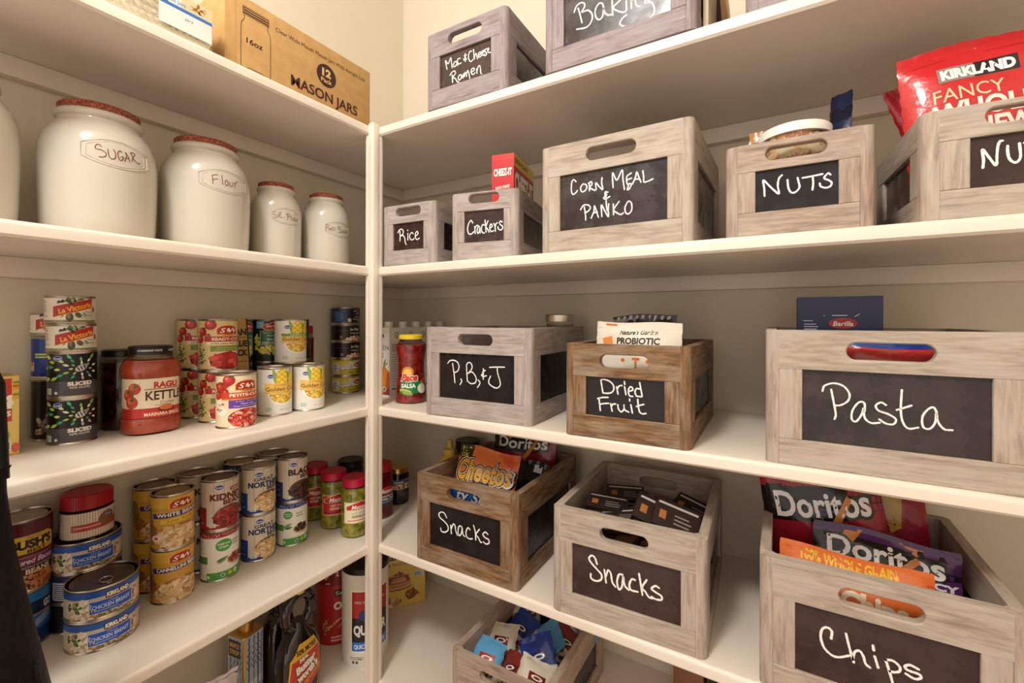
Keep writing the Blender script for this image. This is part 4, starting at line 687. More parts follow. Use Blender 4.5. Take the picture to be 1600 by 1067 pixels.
lt = Print(); lt.text('HOMEMADE TASTE', -12, 162.5, 3.4, '#d8d2c8', 0, w=40, bold=.03); lt.text('HOMEMADE TASTE', 40, 162.5, 3.4, '#d8d2c8', 0, w=40, bold=.03)
lo_ = [o for o in C.objects if o.name.startswith('sauce_jar')][0]; ld_ = [c for c in lo_.children if c.name.startswith('jar_lid')][0]
lt.build('lid_lettering', cylmap(.0362), ld_, step=.0035)
jar('sauce_jar', 'dark red sauce jar with a black lid behind the pasta sauce', (.0385, -.8405, ZS[3]), [(0, 0), (.029, 0), (.033, .003), (.0345, .010), (.0345, .125), (.033, .134), (.0305, .140), (.030, .156), (0, .156)], .136, 'darkred', 'black_plastic', (.1475, .161), .0325)
def d_mezz(red):
    def f(P):
        c1, c2 = ('#c3262c', '#efe0b8') if red else ('#efe2bf', '#c3262c')
        P.bg = c1; P.rect(-46, 40, 46, 95, '#e9d6a6', -1); P.rect(-44, 42, 44, 93, c1, 1)
        P.poly([(-40, 84), (-20, 93), (0, 98), (20, 93), (40, 84), (40, 74), (-40, 74)], '#e9d6a6', 2); P.poly([(-38, 84), (-20, 91), (0, 96), (20, 91), (38, 84), (38, 75), (-38, 75)], '#c3262c', 2.4)
        P.text('Mezzetta', 2, 82, 11, '#f6eedc', 4, w=54, shear=.25, bold=.02)
        if red: P.rect(-36, 62, 36, 73, '#c3262c', 2); P.text('HOT BANANA', 2, 66, 6, c2, 4, w=46, bold=.03); P.text('PEPPER RINGS', 2, 57, 6, c2, 4, w=50, bold=.03); P.rect(-40, 44, 40, 50, '#a81f2a', 2)
        else: P.text('SLICED GOLDEN GREEK', 2, 66, 4, '#8a8a60', 4, w=54); P.text('PEPPERONCINI', 2, 57, 6.4, '#6b5a3a', 4, w=52, bold=.02); P.rect(-36, 46, 36, 48, '#c3262c', 2)
    return f
MZ = [(0, 0), (.031, 0), (.0345, .003), (.0355, .009), (.0355, .112), (.0345, .120), (.0315, .127), (.0305, .131), (.0305, .143), (0, .143)]
g8 = 'jars of pickled peppers with crimson lids'
a = jar('pepper_jar', 'pickled pepper jar with a red label at the back, beside the black beans', (.0385, -.392, ZS[4]), MZ, .128, 'pepper', 'pink_plastic', (.132, .1535), .0335, (.0358, d_mezz(1)), deg(-22), g8)
copy_thing(a, 'pickled pepper jar with a red label, the middle one', (.129, -.397, ZS[4]), deg(-16))
jar('pepper_jar', 'pickled pepper jar with a cream label at the shelf front by the post', (.220, -.399, ZS[4]), MZ, .128, 'pepper', 'pink_plastic', (.132, .1535), .0335, (.0358, d_mezz(0)), deg(-14), g8)
jar('sauce_jar', 'black lidded jar hiding behind the pickled pepper jars', (.0425, -.2685, ZS[4]), [(0, 0), (.034, 0), (.038, .004), (.038, .10), (.036, .112), (.0345, .116), (.0345, .128), (0, .128)], .11, 'jam', 'black_plastic', (.119, .136), .0375)
def d_roast(P):
    P.bg = '#1d1516'; P.rect(-46, 42, 46, 92, '#1d1516', -1); P.poly([(-40, 82), (0, 94), (40, 82), (40, 72), (-40, 72)], '#c3262c', 1.5); P.text('Mezzetta', 0, 80, 11, '#f6eedc', 4, w=54, shear=.25, bold=.02); P.text('ROASTED BELL', 0, 65, 6.4, '#efe6da', 4, w=54, bold=.02); P.text('PEPPER STRIPS', 0, 56, 6.4, '#efe6da', 4, w=54, bold=.02); P.poly([(-40, 44), (40, 48), (40, 52), (-40, 49)], '#5f86c0', 2)
jar('pepper_jar', 'dark red roasted pepper jar standing right behind the corner post', (.194, -.285, ZS[4]), MZ, .128, 'redpepper', 'red_plastic', (.132, .1545), .0335, (.0358, d_roast), deg(-5))
def d_jam(P):
    P.bg = '#2e4a86'; P.rect(-34, 48, 34, 78, '#c9b28a', -1); P.poly([(-32, 66), (32, 66), (32, 74), (0, 78), (-32, 74)], '#2e4a86', 1); P.lines(-22, 72, 22, 1, 4, 3, '#e4e8f0', 3); P.blobs(0, 57, 26, 8, 24, 5, ['#b5523a', '#d89a6a', '#e6cfa0', '#7d5a3a'], 1, 3)
jar('jam_jar', 'dark jam jar with a gold lid on the back shelf near the corner', (.166, -.188, ZS[4]), [(0, 0), (.030, 0), (.034, .003), (.035, .009), (.035, .085), (.033, .092), (.031, .095), (.031, .104), (0, .104)], .095, 'jam', 'brass', (.097, .113), .0335, (.0353, d_jam), deg(-30))
def d_pace(P):
    P.bg = '#e0a83a'; P.ell(-17, 83, 17, 15, '#e0a83a', -1); P.ell(-17, 83, 15, 13, '#d0702c', 1); P.ell(-17, 83, 12, 10.5, '#eec052', 2)
    P.poly([(-36, 28), (26, 28), (30, 56), (26, 62), (-36, 58)], '#1f7a4c', 2.4); P.otext('Pace', -12, 70, 17, '#d8352c', '#f6ead0', 5, .07, w=50, shear=.3, bold=.05); P.text('CHUNKY', -14, 58, 4, '#e9f0d8', 5, w=20); P.text('SALSA', -14, 48, 10, '#f4f2e0', 5, w=38, bold=.04)
    P.ell(-22, 34, 16, 5, '#d8c45a', 4, -.2); P.ell(-20, 30, 18, 5, '#7faa4a', 4.4, -.25); P.ell(22, 40, 13, 13, '#efe2c4', 5); P.leaf(22, 53, 6, 2, 1.5, '#c8b88a', 5.4); P.ell(30, 60, 9, 8, '#c23a2a', 4.6); P.leaf(20, 60, 6, 2, .6, '#3c6a2a', 5); P.ell(-33, 29, 5, 4, '#3c6a2a', 5)
jar('salsa_jar', 'red salsa jar with a yellow lid beside the P, B, & J crate', (.3405, -.3122, ZS[3]), [(0, 0), (.037, 0), (.041, .003), (.042, .009), (.0405, .03), (.0375, .06), (.0352, .09), (.036, .115), (.0395, .138), (.041, .150), (.040, .157), (.033, .163), (.031, .166), (.031, .176), (0, .176)], .155, 'salsa', 'yellow_plastic', (.1705, .1825), .0325)
lo_ = [o for o in C.objects if o.name == 'salsa_jar'][0]; P = Print(); d_pace(P)
SP = [(.009, .042), (.03, .0405), (.06, .0375), (.09, .0352), (.115, .036)]
def smap(s, tt, o):
    R = next((r0+(r1-r0)*(tt-z0)/(z1-z0) for (z0, r0), (z1, r1) in zip(SP, SP[1:]) if z0 <= tt <= z1), .036)+.0005+o; a = s/.038-.62; return Vector((R*math.cos(a), R*math.sin(a), tt))
P.build('label', smap, lo_, step=.004, tstep=.01)
# nut butter style jar with a ribbed red lid
def d_pb(P):
    P.bg = '#e9dccb'; P.rect(-110, 3, 110, 50, '#e9dccb', -1)
    for i in range(-26, 27): P.rect(i*4, 3, i*4+1.3, 50, '#c9a58a', 0)
    P.rect(-34, 16, 60, 29, '#b8402f', 1); P.lines(-30, 24, 26, 1, 4, 2, '#e9c0a8', 2); P.rect(-74, 8, -52, 32, '#f4efe8', 2); P.lines(-72, 30, -55, 9, 2.4, 1.2, '#3a2a28', 3); P.ell(20, 32, 15, 13, '#8a5a3c', 2); P.oval_logo(22, 38, .8)
jar('cocoa_jar', 'squat jar with a ribbed red lid on top of the chicken cans', (.0565, -.8985, ZS[4]+.1644), [(0, 0), (.036, 0), (.0385, .003), (.0385, .048), (.036, .053), (.034, .056), (0, .056)], .05, 'peanut', 'red_plastic', (.0545, .082), .0372, (.0388, d_pb), 0, None, rib=True)
# ------------------------------------------------------------------ boxes and cartons
def carton(name, label, cat, loc, size, rz, faces, base, m='matte_print', r=.0012, group=None):
    """size x,y,z from the corner at loc; faces: dict of 'front'(-y) 'right'(+x) 'left'(-x) 'top' -> print fn in mm from the face's lower left"""
    t = thing(name, label, cat, loc, rz, group); sx, sy, sz = size
    MB().box((0, 0, 0), size, r).build('box_body', base if isinstance(base, bpy.types.Material) else mat(name+'_board', base, .55), t, 30)
    mp = {'front': planemap((0, 0, 0), (1, 0, 0), (0, 0, 1), (0, -1, 0)), 'right': planemap((sx, 0, 0), (0, 1, 0), (0, 0, 1), (1, 0, 0)), 'left': planemap((0, sy, 0), (0, -1, 0), (0, 0, 1), (-1, 0, 0)), 'top': planemap((0, 0, sz), (1, 0, 0), (0, 1, 0), (0, 0, 1))}
    for k, f in faces.items():
        P = Print(); w_, h_ = {'front': (sx, sz), 'right': (sy, sz), 'left': (sy, sz), 'top': (sx, sy)}[k]; f(P, w_*1000, h_*1000); P.build('printed_%s' % k, mp[k], t, m=m)
    return t
INK = '#3a1714'
def f_mason(P, W, H):
    P.rect(20, 2, 21, H-2, '#b88f58', 0); cx = 62
    def outl(pts, th=1.1):
        for (a, b), (c, d) in zip(pts, pts[1:]):
            L = math.hypot(c-a, d-b) or 1; nx, ny = -(d-b)/L*th/2, (c-a)/L*th/2; P.poly([(a+nx, b+ny), (c+nx, d+ny), (c-nx, d-ny), (a-nx, b-ny)], INK, 1)
    outl([(cx-24, 132), (cx-24, 122), (cx-30, 112), (cx-31, 100), (cx-31, 24), (cx-26, 15), (cx-18, 12), (cx+18, 12), (cx+26, 15), (cx+31, 24), (cx+31, 100), (cx+30, 112), (cx+24, 122), (cx+24, 132)]); outl([(cx-26, 18), (cx-14, 24), (cx+14, 24), (cx+26, 18)])
    P.rect(cx-26, 133, cx+26, 136, INK, 1); P.rect(cx-26, 138, cx+26, 141, INK, 1); outl([(cx-27, 131), (cx-27, 147), (cx+27, 147), (cx+27, 131), (cx-27, 131)]); P.rect(cx-26, 143, cx+26, 145, INK, 1)
    P.text('16oz', cx-3, 80, 11, INK, 1, w=34, bold=.02); P.text('Clear Wide Mouth Mason Jars With Airtight Lids', 104, 137, 9.5, INK, 1, w=244, an='l')
    P.ell(232, 94, 27, 27, INK, 1, n=40); P.text('12', 232, 101, 17, '#d8b27a', 2, w=25, bold=.05); P.text('Pack', 232, 82, 10, '#d8b27a', 2, w=30, bold=.02); P.text('MASON JARS', 232, 44, 23, INK, 1, w=184, bold=.025)
t_ = carton('cardboard_box', 'brown cardboard box of mason jars on the top left shelf', 'box', (.26, -.752, ZS[1]+.0002), (.366, .235, .166), PI/2, {'front': f_mason}, M['kraft'])
def f_cheez(P, W, H):
    P.rect(0, 0, W, H, '#c3242b', 0); P.rect(0, H-12, W, H, '#d8342e', .5); P.otext('CHEEZ-IT', W/2, H-42, 16, '#f6efe2', '#7d1216', 2, .05, w=W*.84, bold=.05); P.text('extra toasty', W/2, H-76, 9, '#f0d8c8', 2, w=W*.66, shear=.2, bold=.03, rot=.1); P.ell(W/2, H-130, W*.34, 20, '#e0a03a', 1)
def f_cheez2(P, W, H):
    P.rect(0, 0, W, H, '#c3242b', 0); P.rect(0, H-28, W, H, '#e0bf3c', .5); P.text('EXTRA TOASTY', 8, H-14, 11, '#4a1614', 2, w=94, bold=.05, an='l'); P.otext('CHEEZ-IT', 6, H-64, 44, '#f6efe2', '#5d0e12', 2, .05, w=138, bold=.06, an='l'); P.ell(74, 80, 50, 40, '#e0a03a', 1)
carton('cracker_box', 'red box of cheese crackers sticking out of the Crackers crate', 'box', (.6165, -.331, ZS[2]+.0125), (.056, .148, .242), deg(10.5), {'front': f_cheez, 'right': f_cheez2}, '#b8222a', 'print')
def f_barilla(P, W, H):
    P.rect(0, 0, W, H, '#1b2452', 0); P.ell(W*.55, H-47, 20, 9, '#d8352c', 1); P.ell(W*.55, H-47, 18.6, 7.8, '#b3202a', 2); P.text('Barilla', W*.55, H-47.5, 8, '#f4f0ea', 3, w=29, bold=.02, shear=.2)
    P.lines(8, H-42, 30, 1, 3, 1.4, '#c9cde0', 1); P.lines(10, H-48, 36, 3, 4.4, 1.6, '#c9cde0', 1); P.rect(W*.42, H-34, W*.6, H-32.4, '#d8dcea', 1); P.poly([(W*.68, H-35), (W*.74, H-30), (W*.745, H-31), (W*.685, H-36)], '#d8dcea', 1); P.rect(W*.32, H-34, W*.34, H-33, '#d8dcea', 1)
carton('pasta_box', 'navy pasta box standing up at the back of the Pasta crate', 'box', (1.233, -.25, ZS[3]+.0125), (.122, .05, .2535), 0, {'front': f_barilla}, '#1b2452', 'print')
def f_broth(P, W, H):
    P.rect(0, 0, W, H, '#e6dfd2', 0); P.text('CHICKEN', W-4, H-58, 13, '#3a2c28', 1, w=82, an='r'); P.text('STOCK', W-22, H-80, 13, '#3a2c28', 1, w=58, an='r'); P.ell(W*.6, H-24, 16, 8, '#3a4a38', 1)
    P.poly([(W-40, 6), (W, 6), (W, 70), (W-24, 92), (W-36, 60)], '#c8602c', 1); P.poly([(W-34, 20), (W-16, 30), (W-8, 78), (W-24, 84), (W-30, 40)], '#d88a3c', 2); P.poly([(W-24, 6), (W, 6), (W, 28), (W-14, 20)], '#9c3020', 2.4); P.leaf(W-20, 98, 14, 4, 1.2, '#7d8a5a', 3); P.leaf(W-14, 94, 12, 3, .7, '#9aa06a', 3); P.ell(W-20, 22, 7, 7, '#f0ece2', 3); P.ell(W-20, 22, 5, 5, '#4a7a5a', 3.4)
def f_broth2(P, W, H):
    P.rect(0, 0, W, H, '#ddd6ca', 0); P.ell(W/2, H-22, 9, 9, '#3a3230', 1); P.ell(W/2, H-22, 7.2, 7.2, '#ddd6ca', 2); P.leaf(W/2, H-22, 5, 2, .8, '#4a4240', 3); P.lines(8, H-48, W-8, 4, 6, 2, '#5a504c', 1); P.lines(8, H-78, W-8, 12, 7, 1.4, '#8a8078', 1); P.rect(8, 20, W-8, 24, '#6a605a', 1)
g9 = 'broth cartons in a row behind the corner post'
for i, lb in enumerate(('front broth carton of the row behind the post, left of the salsa jar', 'second broth carton of the row, its lined side facing the salsa jar', 'third broth carton of the row, mostly behind the salsa lid', 'fourth broth carton of the row, only its cap above the crate', 'last broth carton of the row, right at the back wall')):
    c = carton('broth_carton', lb, 'carton', (.1505, -.3005+.0575*i, ZS[3]+.0002), (.0955, .0565, .2), 0, {'front': f_broth, 'right': f_broth2}, '#e2dbcf', 'print', group=g9)
    MB().lathe([(.0125, .1995), (.0125, .204), (.0115, .2045), (.0115, .2155), (.0105, .217), (0, .217)], 24, 0, Matrix.Translation((.062, .028, 0))).build('screw_cap', M['white_plastic'], c, 40)
def f_meal(P, W, H):
    P.rect(0, 0, W, H, '#dfc26a', 0); P.rect(0, 62, W-8, H-4, '#c23a2c', 1); P.poly([(0, 64), (W-8, 64), (W-8, 56), (W-13, 56), (W-13, 50), (W-18, 50), (W-18, 44), (0, 36)], '#c23a2c', 1.2); P.rect(W-7, 92, W, H-8, '#dba63a', 1)
    for y, c in ((118, '#5a8a4a'), (112, '#c23a2c'), (104, '#d8d04a'), (98, '#5a8a4a')): P.rect(W-7, y, W, y+2.4, c, 1.4)
    P.text('4', W-14, 88, 19, '#f4ead8', 3, bold=.06); P.text('BEANS', W-9, 69, 8, '#f4ead8', 3, w=34, bold=.05, an='r'); P.ell(W-19, 34, 9, 10, '#8aa04a', 1); P.ell(W-19, 31, 6.5, 6, '#5a3a24', 2); P.rect(W-23, 8, W-9, 24, '#e6efe6', 2); P.rect(W-22, 10, W-17, 22, '#4f9a80', 3); P.rect(W-15.5, 10, W-10.5, 22, '#4f9a80', 3); P.ell(W-4, 12, 5, 8, '#d8604a', 1); P.rect(0, 0, W, 3, '#d8a03a', 3)
carton('meal_box', 'red and yellow dinner box at the left edge of the third shelf', 'box', (.125, -1.16, ZS[3]+.0002), (.157, .07, .13), PI/2, {'front': f_meal}, '#c9ae62', 'print')
def f_tray(P, W, H):
    for y in (0, 113): P.rect(4, y+8, W-12, y+9.4, '#2b2119', 1); P.text('CAN', W-14, y+80, 14, '#2b2119', 2, w=40, bold=.05, an='r'); P.text('VALUE', W-12, y+52, 14, '#2b2119', 2, w=48, bold=.05, an='r'); P.text('PACK', W-10, y+30, 14, '#2b2119', 2, w=44, bold=.05, an='r'); P.rect(4, y+66, W-14, y+67.4, '#2b2119', 1)
tr = thing('cardboard_tray', 'brown cardboard can tray standing between the tomato cans and green corn cans', 'tray', (.0885, -.690, ZS[3]+.0002)); 
tm = MB().prism([(0, 0), (.090, 0), (.074, .225), (0, .225)], 0, .0025, 0, Matrix(((0, 0, 1, 0), (1, 0, 0, 0), (0, 1, 0, 0), (0, 0, 0, 1)))); tm.box((-.006, -.002, 0), (.0025, .0005, .225)); tm.build('tray_panel', M['kraft'], tr)
P = Print(); f_tray(P, 86, 225); P.poly([(90, 0), (74, 225), (70.5, 225), (86, 0)], '#2b2119', 2); P.build('printing', planemap((.0025, 0, 0), (0, 1, 0), (0, 0, 1), (1, 0, 0)), tr, m='matte_print')
bt_ = jar('spice_bottle', 'slim dark red bottle at the wall right of the green corn cans', (.0215, -.4085, ZS[3]), [(0, 0), (.017, 0), (.0185, .002), (.0185, .17), (.015, .18), (.0145, .186), (0, .186)], .17, 'redpepper', 'red_plastic', (.182, .205), .0168)
# bottom shelf
def cyl_can(name, label, loc, R, H, lidcol, fn, rz=0., lidh=.018, inset=True):
    t = thing(name, label, 'canister', loc, rz); P = Print(); fn(P, R*1000, H*1000)
    MB().lathe([(0, 0), (R-.001, 0), (R, .001), (R, H-lidh), (R-.0015, H-lidh), (0, H-lidh)], 64).build('tube_body', M['white_plastic'], t, 30)
    MB().lathe([(R-.001, H-lidh+.0002), (R+.0008, H-lidh+.0006), (R+.0008, H-.003), (R-.002, H), (R-.006, H), (R-.0075, H-.004), (0, H-.004)], 64).build('lid', M[lidcol], t, 30); P.build('label', cylmap(R), t, step=R*2*PI/64); return t
def d_quaker(P, r, h):
    P.bg = '#e6ded0'; P.rect(-PI*r, 1, PI*r, h-20, '#e6ded0', -1); P.rect(-48, 38, 62, 205, '#f2ece2', 0); P.rect(-44, 42, 58, 200, '#b3261f', 1); P.rect(-44, 42, 58, 130, '#1b1616', 1.4); P.rect(-44, 42, 58, 66, '#2a6fc9', 2); P.poly([(-44, 130), (-10, 130), (4, 142), (30, 146), (58, 132), (58, 128), (-44, 128)], '#1b1616', 1.8); P.ell(-12, 136, 14, 14, '#24407a', 1.6)
    P.text('QUAKER', 7, 98, 24, '#f4f0ea', 4, w=92, bold=.05); P.text('OATS', 8, 77, 8, '#c9a26a', 4, w=30); P.text('QUICK 1-MINUTE', 6, 54, 11, '#e4eefb', 4, w=88, bold=.03); P.text('100% WHOLE GRAIN', 6, 172, 7, '#f2dcc0', 4, w=84); P.lines(-50, 26, -10, 2, 5, 2, '#8a8078', 1); P.text('NET WT 42 OZ', 2, 22, 8, '#5a504c', 1, w=60); P.ell(-40, 12, 4, 4, '#5a504c', 1); P.ell(-30, 12, 4, 4, '#5a504c', 1)
cyl_can('oat_canister', 'white and red oatmeal canister behind the foot of the post', (.2059, -.3505, ZS[5]), .0625, .262, 'black_plastic', d_quaker, deg(-34))
def d_lentil(P, r, h):
    P.bg = '#b3262a'; P.rect(-PI*r, 1, PI*r, h-20, '#b3262a', -1); P.rect(-PI*r, 170, PI*r, h-22, '#7d1a1e', .5); P.blobs(-10, 205, 70, 34, 70, 4, ['#e8c9a0', '#d8a878', '#f2dcc0'], 1, 4, .7); P.rect(-26, 138, 20, 158, '#221c1c', 2); P.text('Sage', -4, 148, 11, '#f0e8dc', 3, w=36); P.text('ONE', 2, 112, 20, '#f4ece0', 2, w=58, bold=.05); P.text('100%', 10, 84, 9, '#f4ece0', 2, w=28); P.lines(-34, 26, 34, 2, 9, 5, '#e8b8a8', 2)
    for i in range(7): P.leaf(-34+9*i, 56+(i % 3)*7, 14, 3, .5+.2*(i % 2), ['#e0b070', '#c98a4a'][i % 2], 2)
    P.blobs(-50, 50, 10, 22, 30, 3, ['#c98a4a', '#8a5a2a', '#e0b070'], 2, 8)
cyl_can('grain_canister', 'red grain canister between the syrup bottle and the oatmeal', (.0755, -.3437, ZS[5]), .058, .262, 'red_plastic', d_lentil, deg(-20))
def f_pan(P, W, H):
    P.rect(0, 0, W, H, '#e0bd5a', 0); P.rect(0, H-30, W, H, '#e8d49a', .5); P.text('Pancake', W*.5, H-16, 14, '#5a3420', 2, w=W*.8, bold=.03); P.text('& WAFFLE MIX', W*.5, H-38, 8, '#7d4a2c', 2, w=W*.6)
    for i, (y, w_) in enumerate(((62, 46), (73, 44), (84, 42), (94, 38))): P.ell(W*.40, y, w_, 11, ['#9c5a2c', '#b8763e'][i % 2], 1+i*.6); P.ell(W*.40, y+3, w_*.96, 9, ['#d8a060', '#c98a4a'][i % 2], 1.3+i*.6)
    P.poly([(W*.2, 98), (W*.62, 98), (W*.66, 80), (W*.6, 78), (W*.55, 94), (W*.3, 92), (W*.24, 76), (W*.18, 80)], '#7d3a1c', 4.4); P.blobs(W*.42, 106, 14, 5, 12, 4, ['#3a4a8a', '#5a2a5a', '#8a2a2a'], 4.8, 3); P.blobs(W*.7, 34, 18, 14, 30, 7, ['#a8662c', '#8a4a20', '#c98a4a'], 2, 5); P.blobs(W*.3, 18, 24, 12, 30, 7, ['#efe2c8', '#a8662c', '#c9a070'], 2, 6); P.rect(W*.74, 88, W*.97, 104, '#c9d0e0', 3); P.lines(W*.76, 100, W*.95, 2, 6, 2.6, '#2a3a6a', 4)
carton('pancake_box', 'yellow pancake mix box in the back corner of the bottom shelf', 'box', (.110, -.2145, ZS[5]+.0002), (.148, .045, .175), deg(53), {'front': f_pan}, '#d8b860', 'print')
# maple syrup tin
tn = thing('syrup_tin', 'rectangular maple syrup tin painted with winter trees', 'tin', (.0575, -.6445, ZS[5]), deg(9)); sx_, sy_, hz = .058, .056, .172
MB().box((0, 0, 0), (sx_, sy_, hz), .006, 3).build('tin_body', M['brass'], tn, 40)
MB().lathe([(.015, hz-.0005), (.015, hz+.006), (.0165, hz+.0065), (.0165, hz+.020), (.014, hz+.022), (0, hz+.022)], 28, 0, Matrix.Translation((.029, .028, 0))).build('tin_cap', M['brass'], tn, 40)
def f_tin(P, W, H, tx):
    P.rect(5, 3, W-5, H-5, '#c3cede', 0); P.rect(5, 3, W-5, 50, '#8fa8c4', .5); P.rect(5, 40, W-5, 58, '#e9eef4', .8)
    for x, a in ((14, 2.4), (27, 1.6), (38, 2.8), (47, 1.4)):
        P.rect(x-a/2, 40, x+a/2, H-8, '#2c3038', 1)
        for k in range(5): P.poly([(x, 90+k*15), (x+8-k, 104+k*14), (x+7-k, 104.6+k*14), (x-.6, 92+k*15)], '#2c3038', 1.2); P.poly([(x, 84+k*16), (x-8+k, 98+k*14), (x-7+k, 98.6+k*14), (x+.6, 86+k*16)], '#2c3038', 1.2)
    P.blobs(24, 30, 18, 14, 30, 3, ['#3a5a84', '#6a86a8', '#2c3a50'], 1.4, 4)
    if tx: P.rect(7, H-52, 46, H-12, '#3a2a22', 2); P.text('MAPLE', 27, H-24, 11, '#d8b078', 3, w=32, bold=.04); P.text('SYRUP', 27, H-40, 11, '#d8b078', 3, w=32, bold=.04)
P = Print(); f_tin(P, 58, 172, True); P.build('printed_front', planemap((0, 0, 0), (1, 0, 0), (0, 0, 1), (0, -1, 0)), tn); P = Print(); f_tin(P, 56, 172, False); P.build('printed_side', planemap((sx_, 0, 0), (0, 1, 0), (0, 0, 1), (1, 0, 0)), tn)
# syrup bottles: flat waisted body, loop handle at the neck
def syrup(label, loc, rz, lab=True):
    t = thing('syrup_bottle', label, 'bottle', loc, rz, 'dark syrup bottles on the bottom shelf'); pts = [(0, .048), (.012, .052), (.06, .053), (.10, .054), (.13, .050), (.152, .040), (.166, .026)]
    N = 40; vs, fs = [], []
    for z, hw in pts+[(.175, .017), (.19, .0145)]:
        dp = .032 if z < .13 else .032-(z-.13)*.30
        for k in range(N): a = 2*PI*k/N; vs.append((math.copysign(abs(math.cos(a))**.7, math.cos(a))*dp, math.copysign(abs(math.sin(a))**.8, math.sin(a))*hw, z))
    n = len(pts)+2
    for i in range(n-1):
        for k in range(N): fs.append((i*N+k, i*N+(k+1) % N, (i+1)*N+(k+1) % N, (i+1)*N+k))
    fs += [tuple(range(N))[::-1], tuple((n-1)*N+k for k in range(N))]
    MB().add(vs, fs).build('bottle_body', M['tint_glass'], t, 50)
    hb = MB(); hb.tube([(0, .035*math.sin(a), .212+.041*math.cos(a)) for a in [2*PI*i/32 for i in range(32)]], .0125, 12, 0, True); hb.build('loop_handle', M['tint_glass'], t, 60)
    MB().lathe([(.0135, .256), (.0145, .257), (.0145, .276), (.012, .279), (0, .279)], 28).build('bottle_cap', M['yellow_plastic'], t, 40)
    if lab:
        P = Print(); P.poly([(-38, 18), (34, 18), (42, 60), (40, 112), (24, 146), (-16, 146), (-40, 116), (-44, 60)], '#e2b43a', 0); P.poly([(-36, 20), (32, 20), (40, 60), (38, 110), (34, 122), (-36, 112), (-42, 60)], '#c23a30', 1); P.poly([(-36, 20), (32, 20), (38, 50), (-10, 24)], '#3a1814', 1.5); P.poly([(-30, 30), (40, 62), (40, 74), (-34, 40)], '#e0932e', 1.8); P.text('Original', 8, 55, 10, '#8a2a1c', 4, w=48, rot=.42, shear=.2)
        P.text('50% MORE', 0, 130, 11, '#3a1814', 3, w=52, bold=.04, rot=.05); P.otext('Mrs.', -8, 111, 10, '#f6efe0', '#3a1814', 4, .06, w=26, bold=.05, rot=.3, shear=.2); P.otext('Butter', -2, 94, 17, '#f6efe0', '#3a1814', 4, .06, w=58, bold=.06, rot=.3, shear=.2); P.otext('worth\'s', 4, 74, 17, '#f6efe0', '#3a1814', 4, .06, w=60, bold=.06, rot=.3, shear=.2); P.poly([(-34, 36), (-16, 44), (-18, 58), (-36, 50)], '#e2c04a', 3); P.text('THICK', -26, 47, 4.4, '#3a1814', 4, w=14, rot=.4)
        def sm(s, z, o):
            hw = next((h0+(h1-h0)*(z-z0)/(z1-z0) for (z0, h0), (z1, h1) in zip(pts, pts[1:]) if z0 <= z <= z1), .05); dp = .032 if z < .13 else .032-(z-.13)*.30
            q = max(-1., min(1., s/hw)); b = math.asin(math.copysign(abs(q)**(1/.8), q)); return Vector((max(math.cos(b), 0)**.7*dp+.0006+o, s, z))
        P.build('label', sm, t, step=.006, tstep=.01)
    return t
syrup('dark syrup bottle with a loop handle and red label, at the front', (.185, -.5415, ZS[5]), deg(2)); syrup('dark syrup bottle at the wall, left behind the labelled one', (.072, -.525, ZS[5]), deg(35), False)
# ------------------------------------------------------------------ soft bags
def pouch(name, label, cat, loc, rot, w, h, th, base, fn, m='foil', seed=1, wr=1., group=None, crimp=.014, back=None):
    t = bpy.data.objects.new(name, None); C.objects.link(t); t.location = loc; t.rotation_euler = rot; tag(t, label, cat, group)
    rnd = random.Random(seed); ph = [(rnd.uniform(20, 75), rnd.uniform(15, 60), rnd.uniform(0, 6.3), rnd.uniform(.5, 1)) for _ in range(7)]
    def sh(s, tt, sg):
        u = min(1, abs(2*s/w)); v = min(1, max(0, tt/h)); vv = min(1, max(0, (tt-crimp)/(h-2*crimp)))
        e = (1-u**2.6)**.6*(max(0, math.sin(PI*vv)))**.55; z = th/2*e
        z += .0016*wr*sum(a*math.sin(f*s+g*tt+p+sg) for f, g, p, a in ph)*(.25+.75*min(1, 3*(1-u)))*min(1, e*3)
        edge = .002*wr*math.sin(140*tt+seed)*u**6
        rip = 0.0012*wr*math.sin(s*260)*(1 if vv in (0, 1) else 0)
        return Vector((s+math.copysign(edge, s), -sg*max(z, .0004)+rip, tt+.003*wr*math.sin(37*s+seed)*(v-.5)*2))
    NU, NV = 22, 24; mb = MB(); vs = []
    for sg in (1, -1):
        for j in range(NV+1):
            for i in range(NU+1): vs.append(sh(-w/2+w*i/NU, h*j/NV, sg))
    nn = (NU+1)*(NV+1); fs = []
    for k in (0, 1):
        for j in range(NV):
            for i in range(NU):
                q = (k*nn+j*(NU+1)+i, k*nn+j*(NU+1)+i+1, k*nn+(j+1)*(NU+1)+i+1, k*nn+(j+1)*(NU+1)+i); fs.append(q if k == 0 else q[::-1])
    per = [i for i in range(NU+1)]+[j*(NU+1)+NU for j in range(1, NV+1)]+[NV*(NU+1)+i for i in range(NU-1, -1, -1)]+[j*(NU+1) for j in range(NV-1, 0, -1)]
    for a, b in zip(per, per[1:]+per[:1]): fs.append((a, a+nn, b+nn, b))
    mb.add(vs, fs); me = bpy.data.meshes.new('bag_body'); me.from_pydata([tuple(v) for v in vs], [], fs); ca = me.color_attributes.new('col', 'FLOAT_COLOR', 'POINT'); ca.data.foreach_set('color', list((*lin(base), 1))*len(vs)); smooth(me, 60); link('bag_body', me, t, [M[m]])
    if fn:
        P = Print(); fn(P, w*1000, h*1000)
        o = P.build('printed_front', lambda s, tt, o: sh(s, tt, 1)+Vector((0, -(o+.0006), 0)), t, m=m, step=w/22, tstep=h/24); o.data.shade_smooth()
    return t
def bake_text(P, txt, cx, cy, h, w_, fill, out, l=3, **k): P.otext(txt, cx, cy, h, fill, out, l, .07, w=w_, bold=.025, **k)
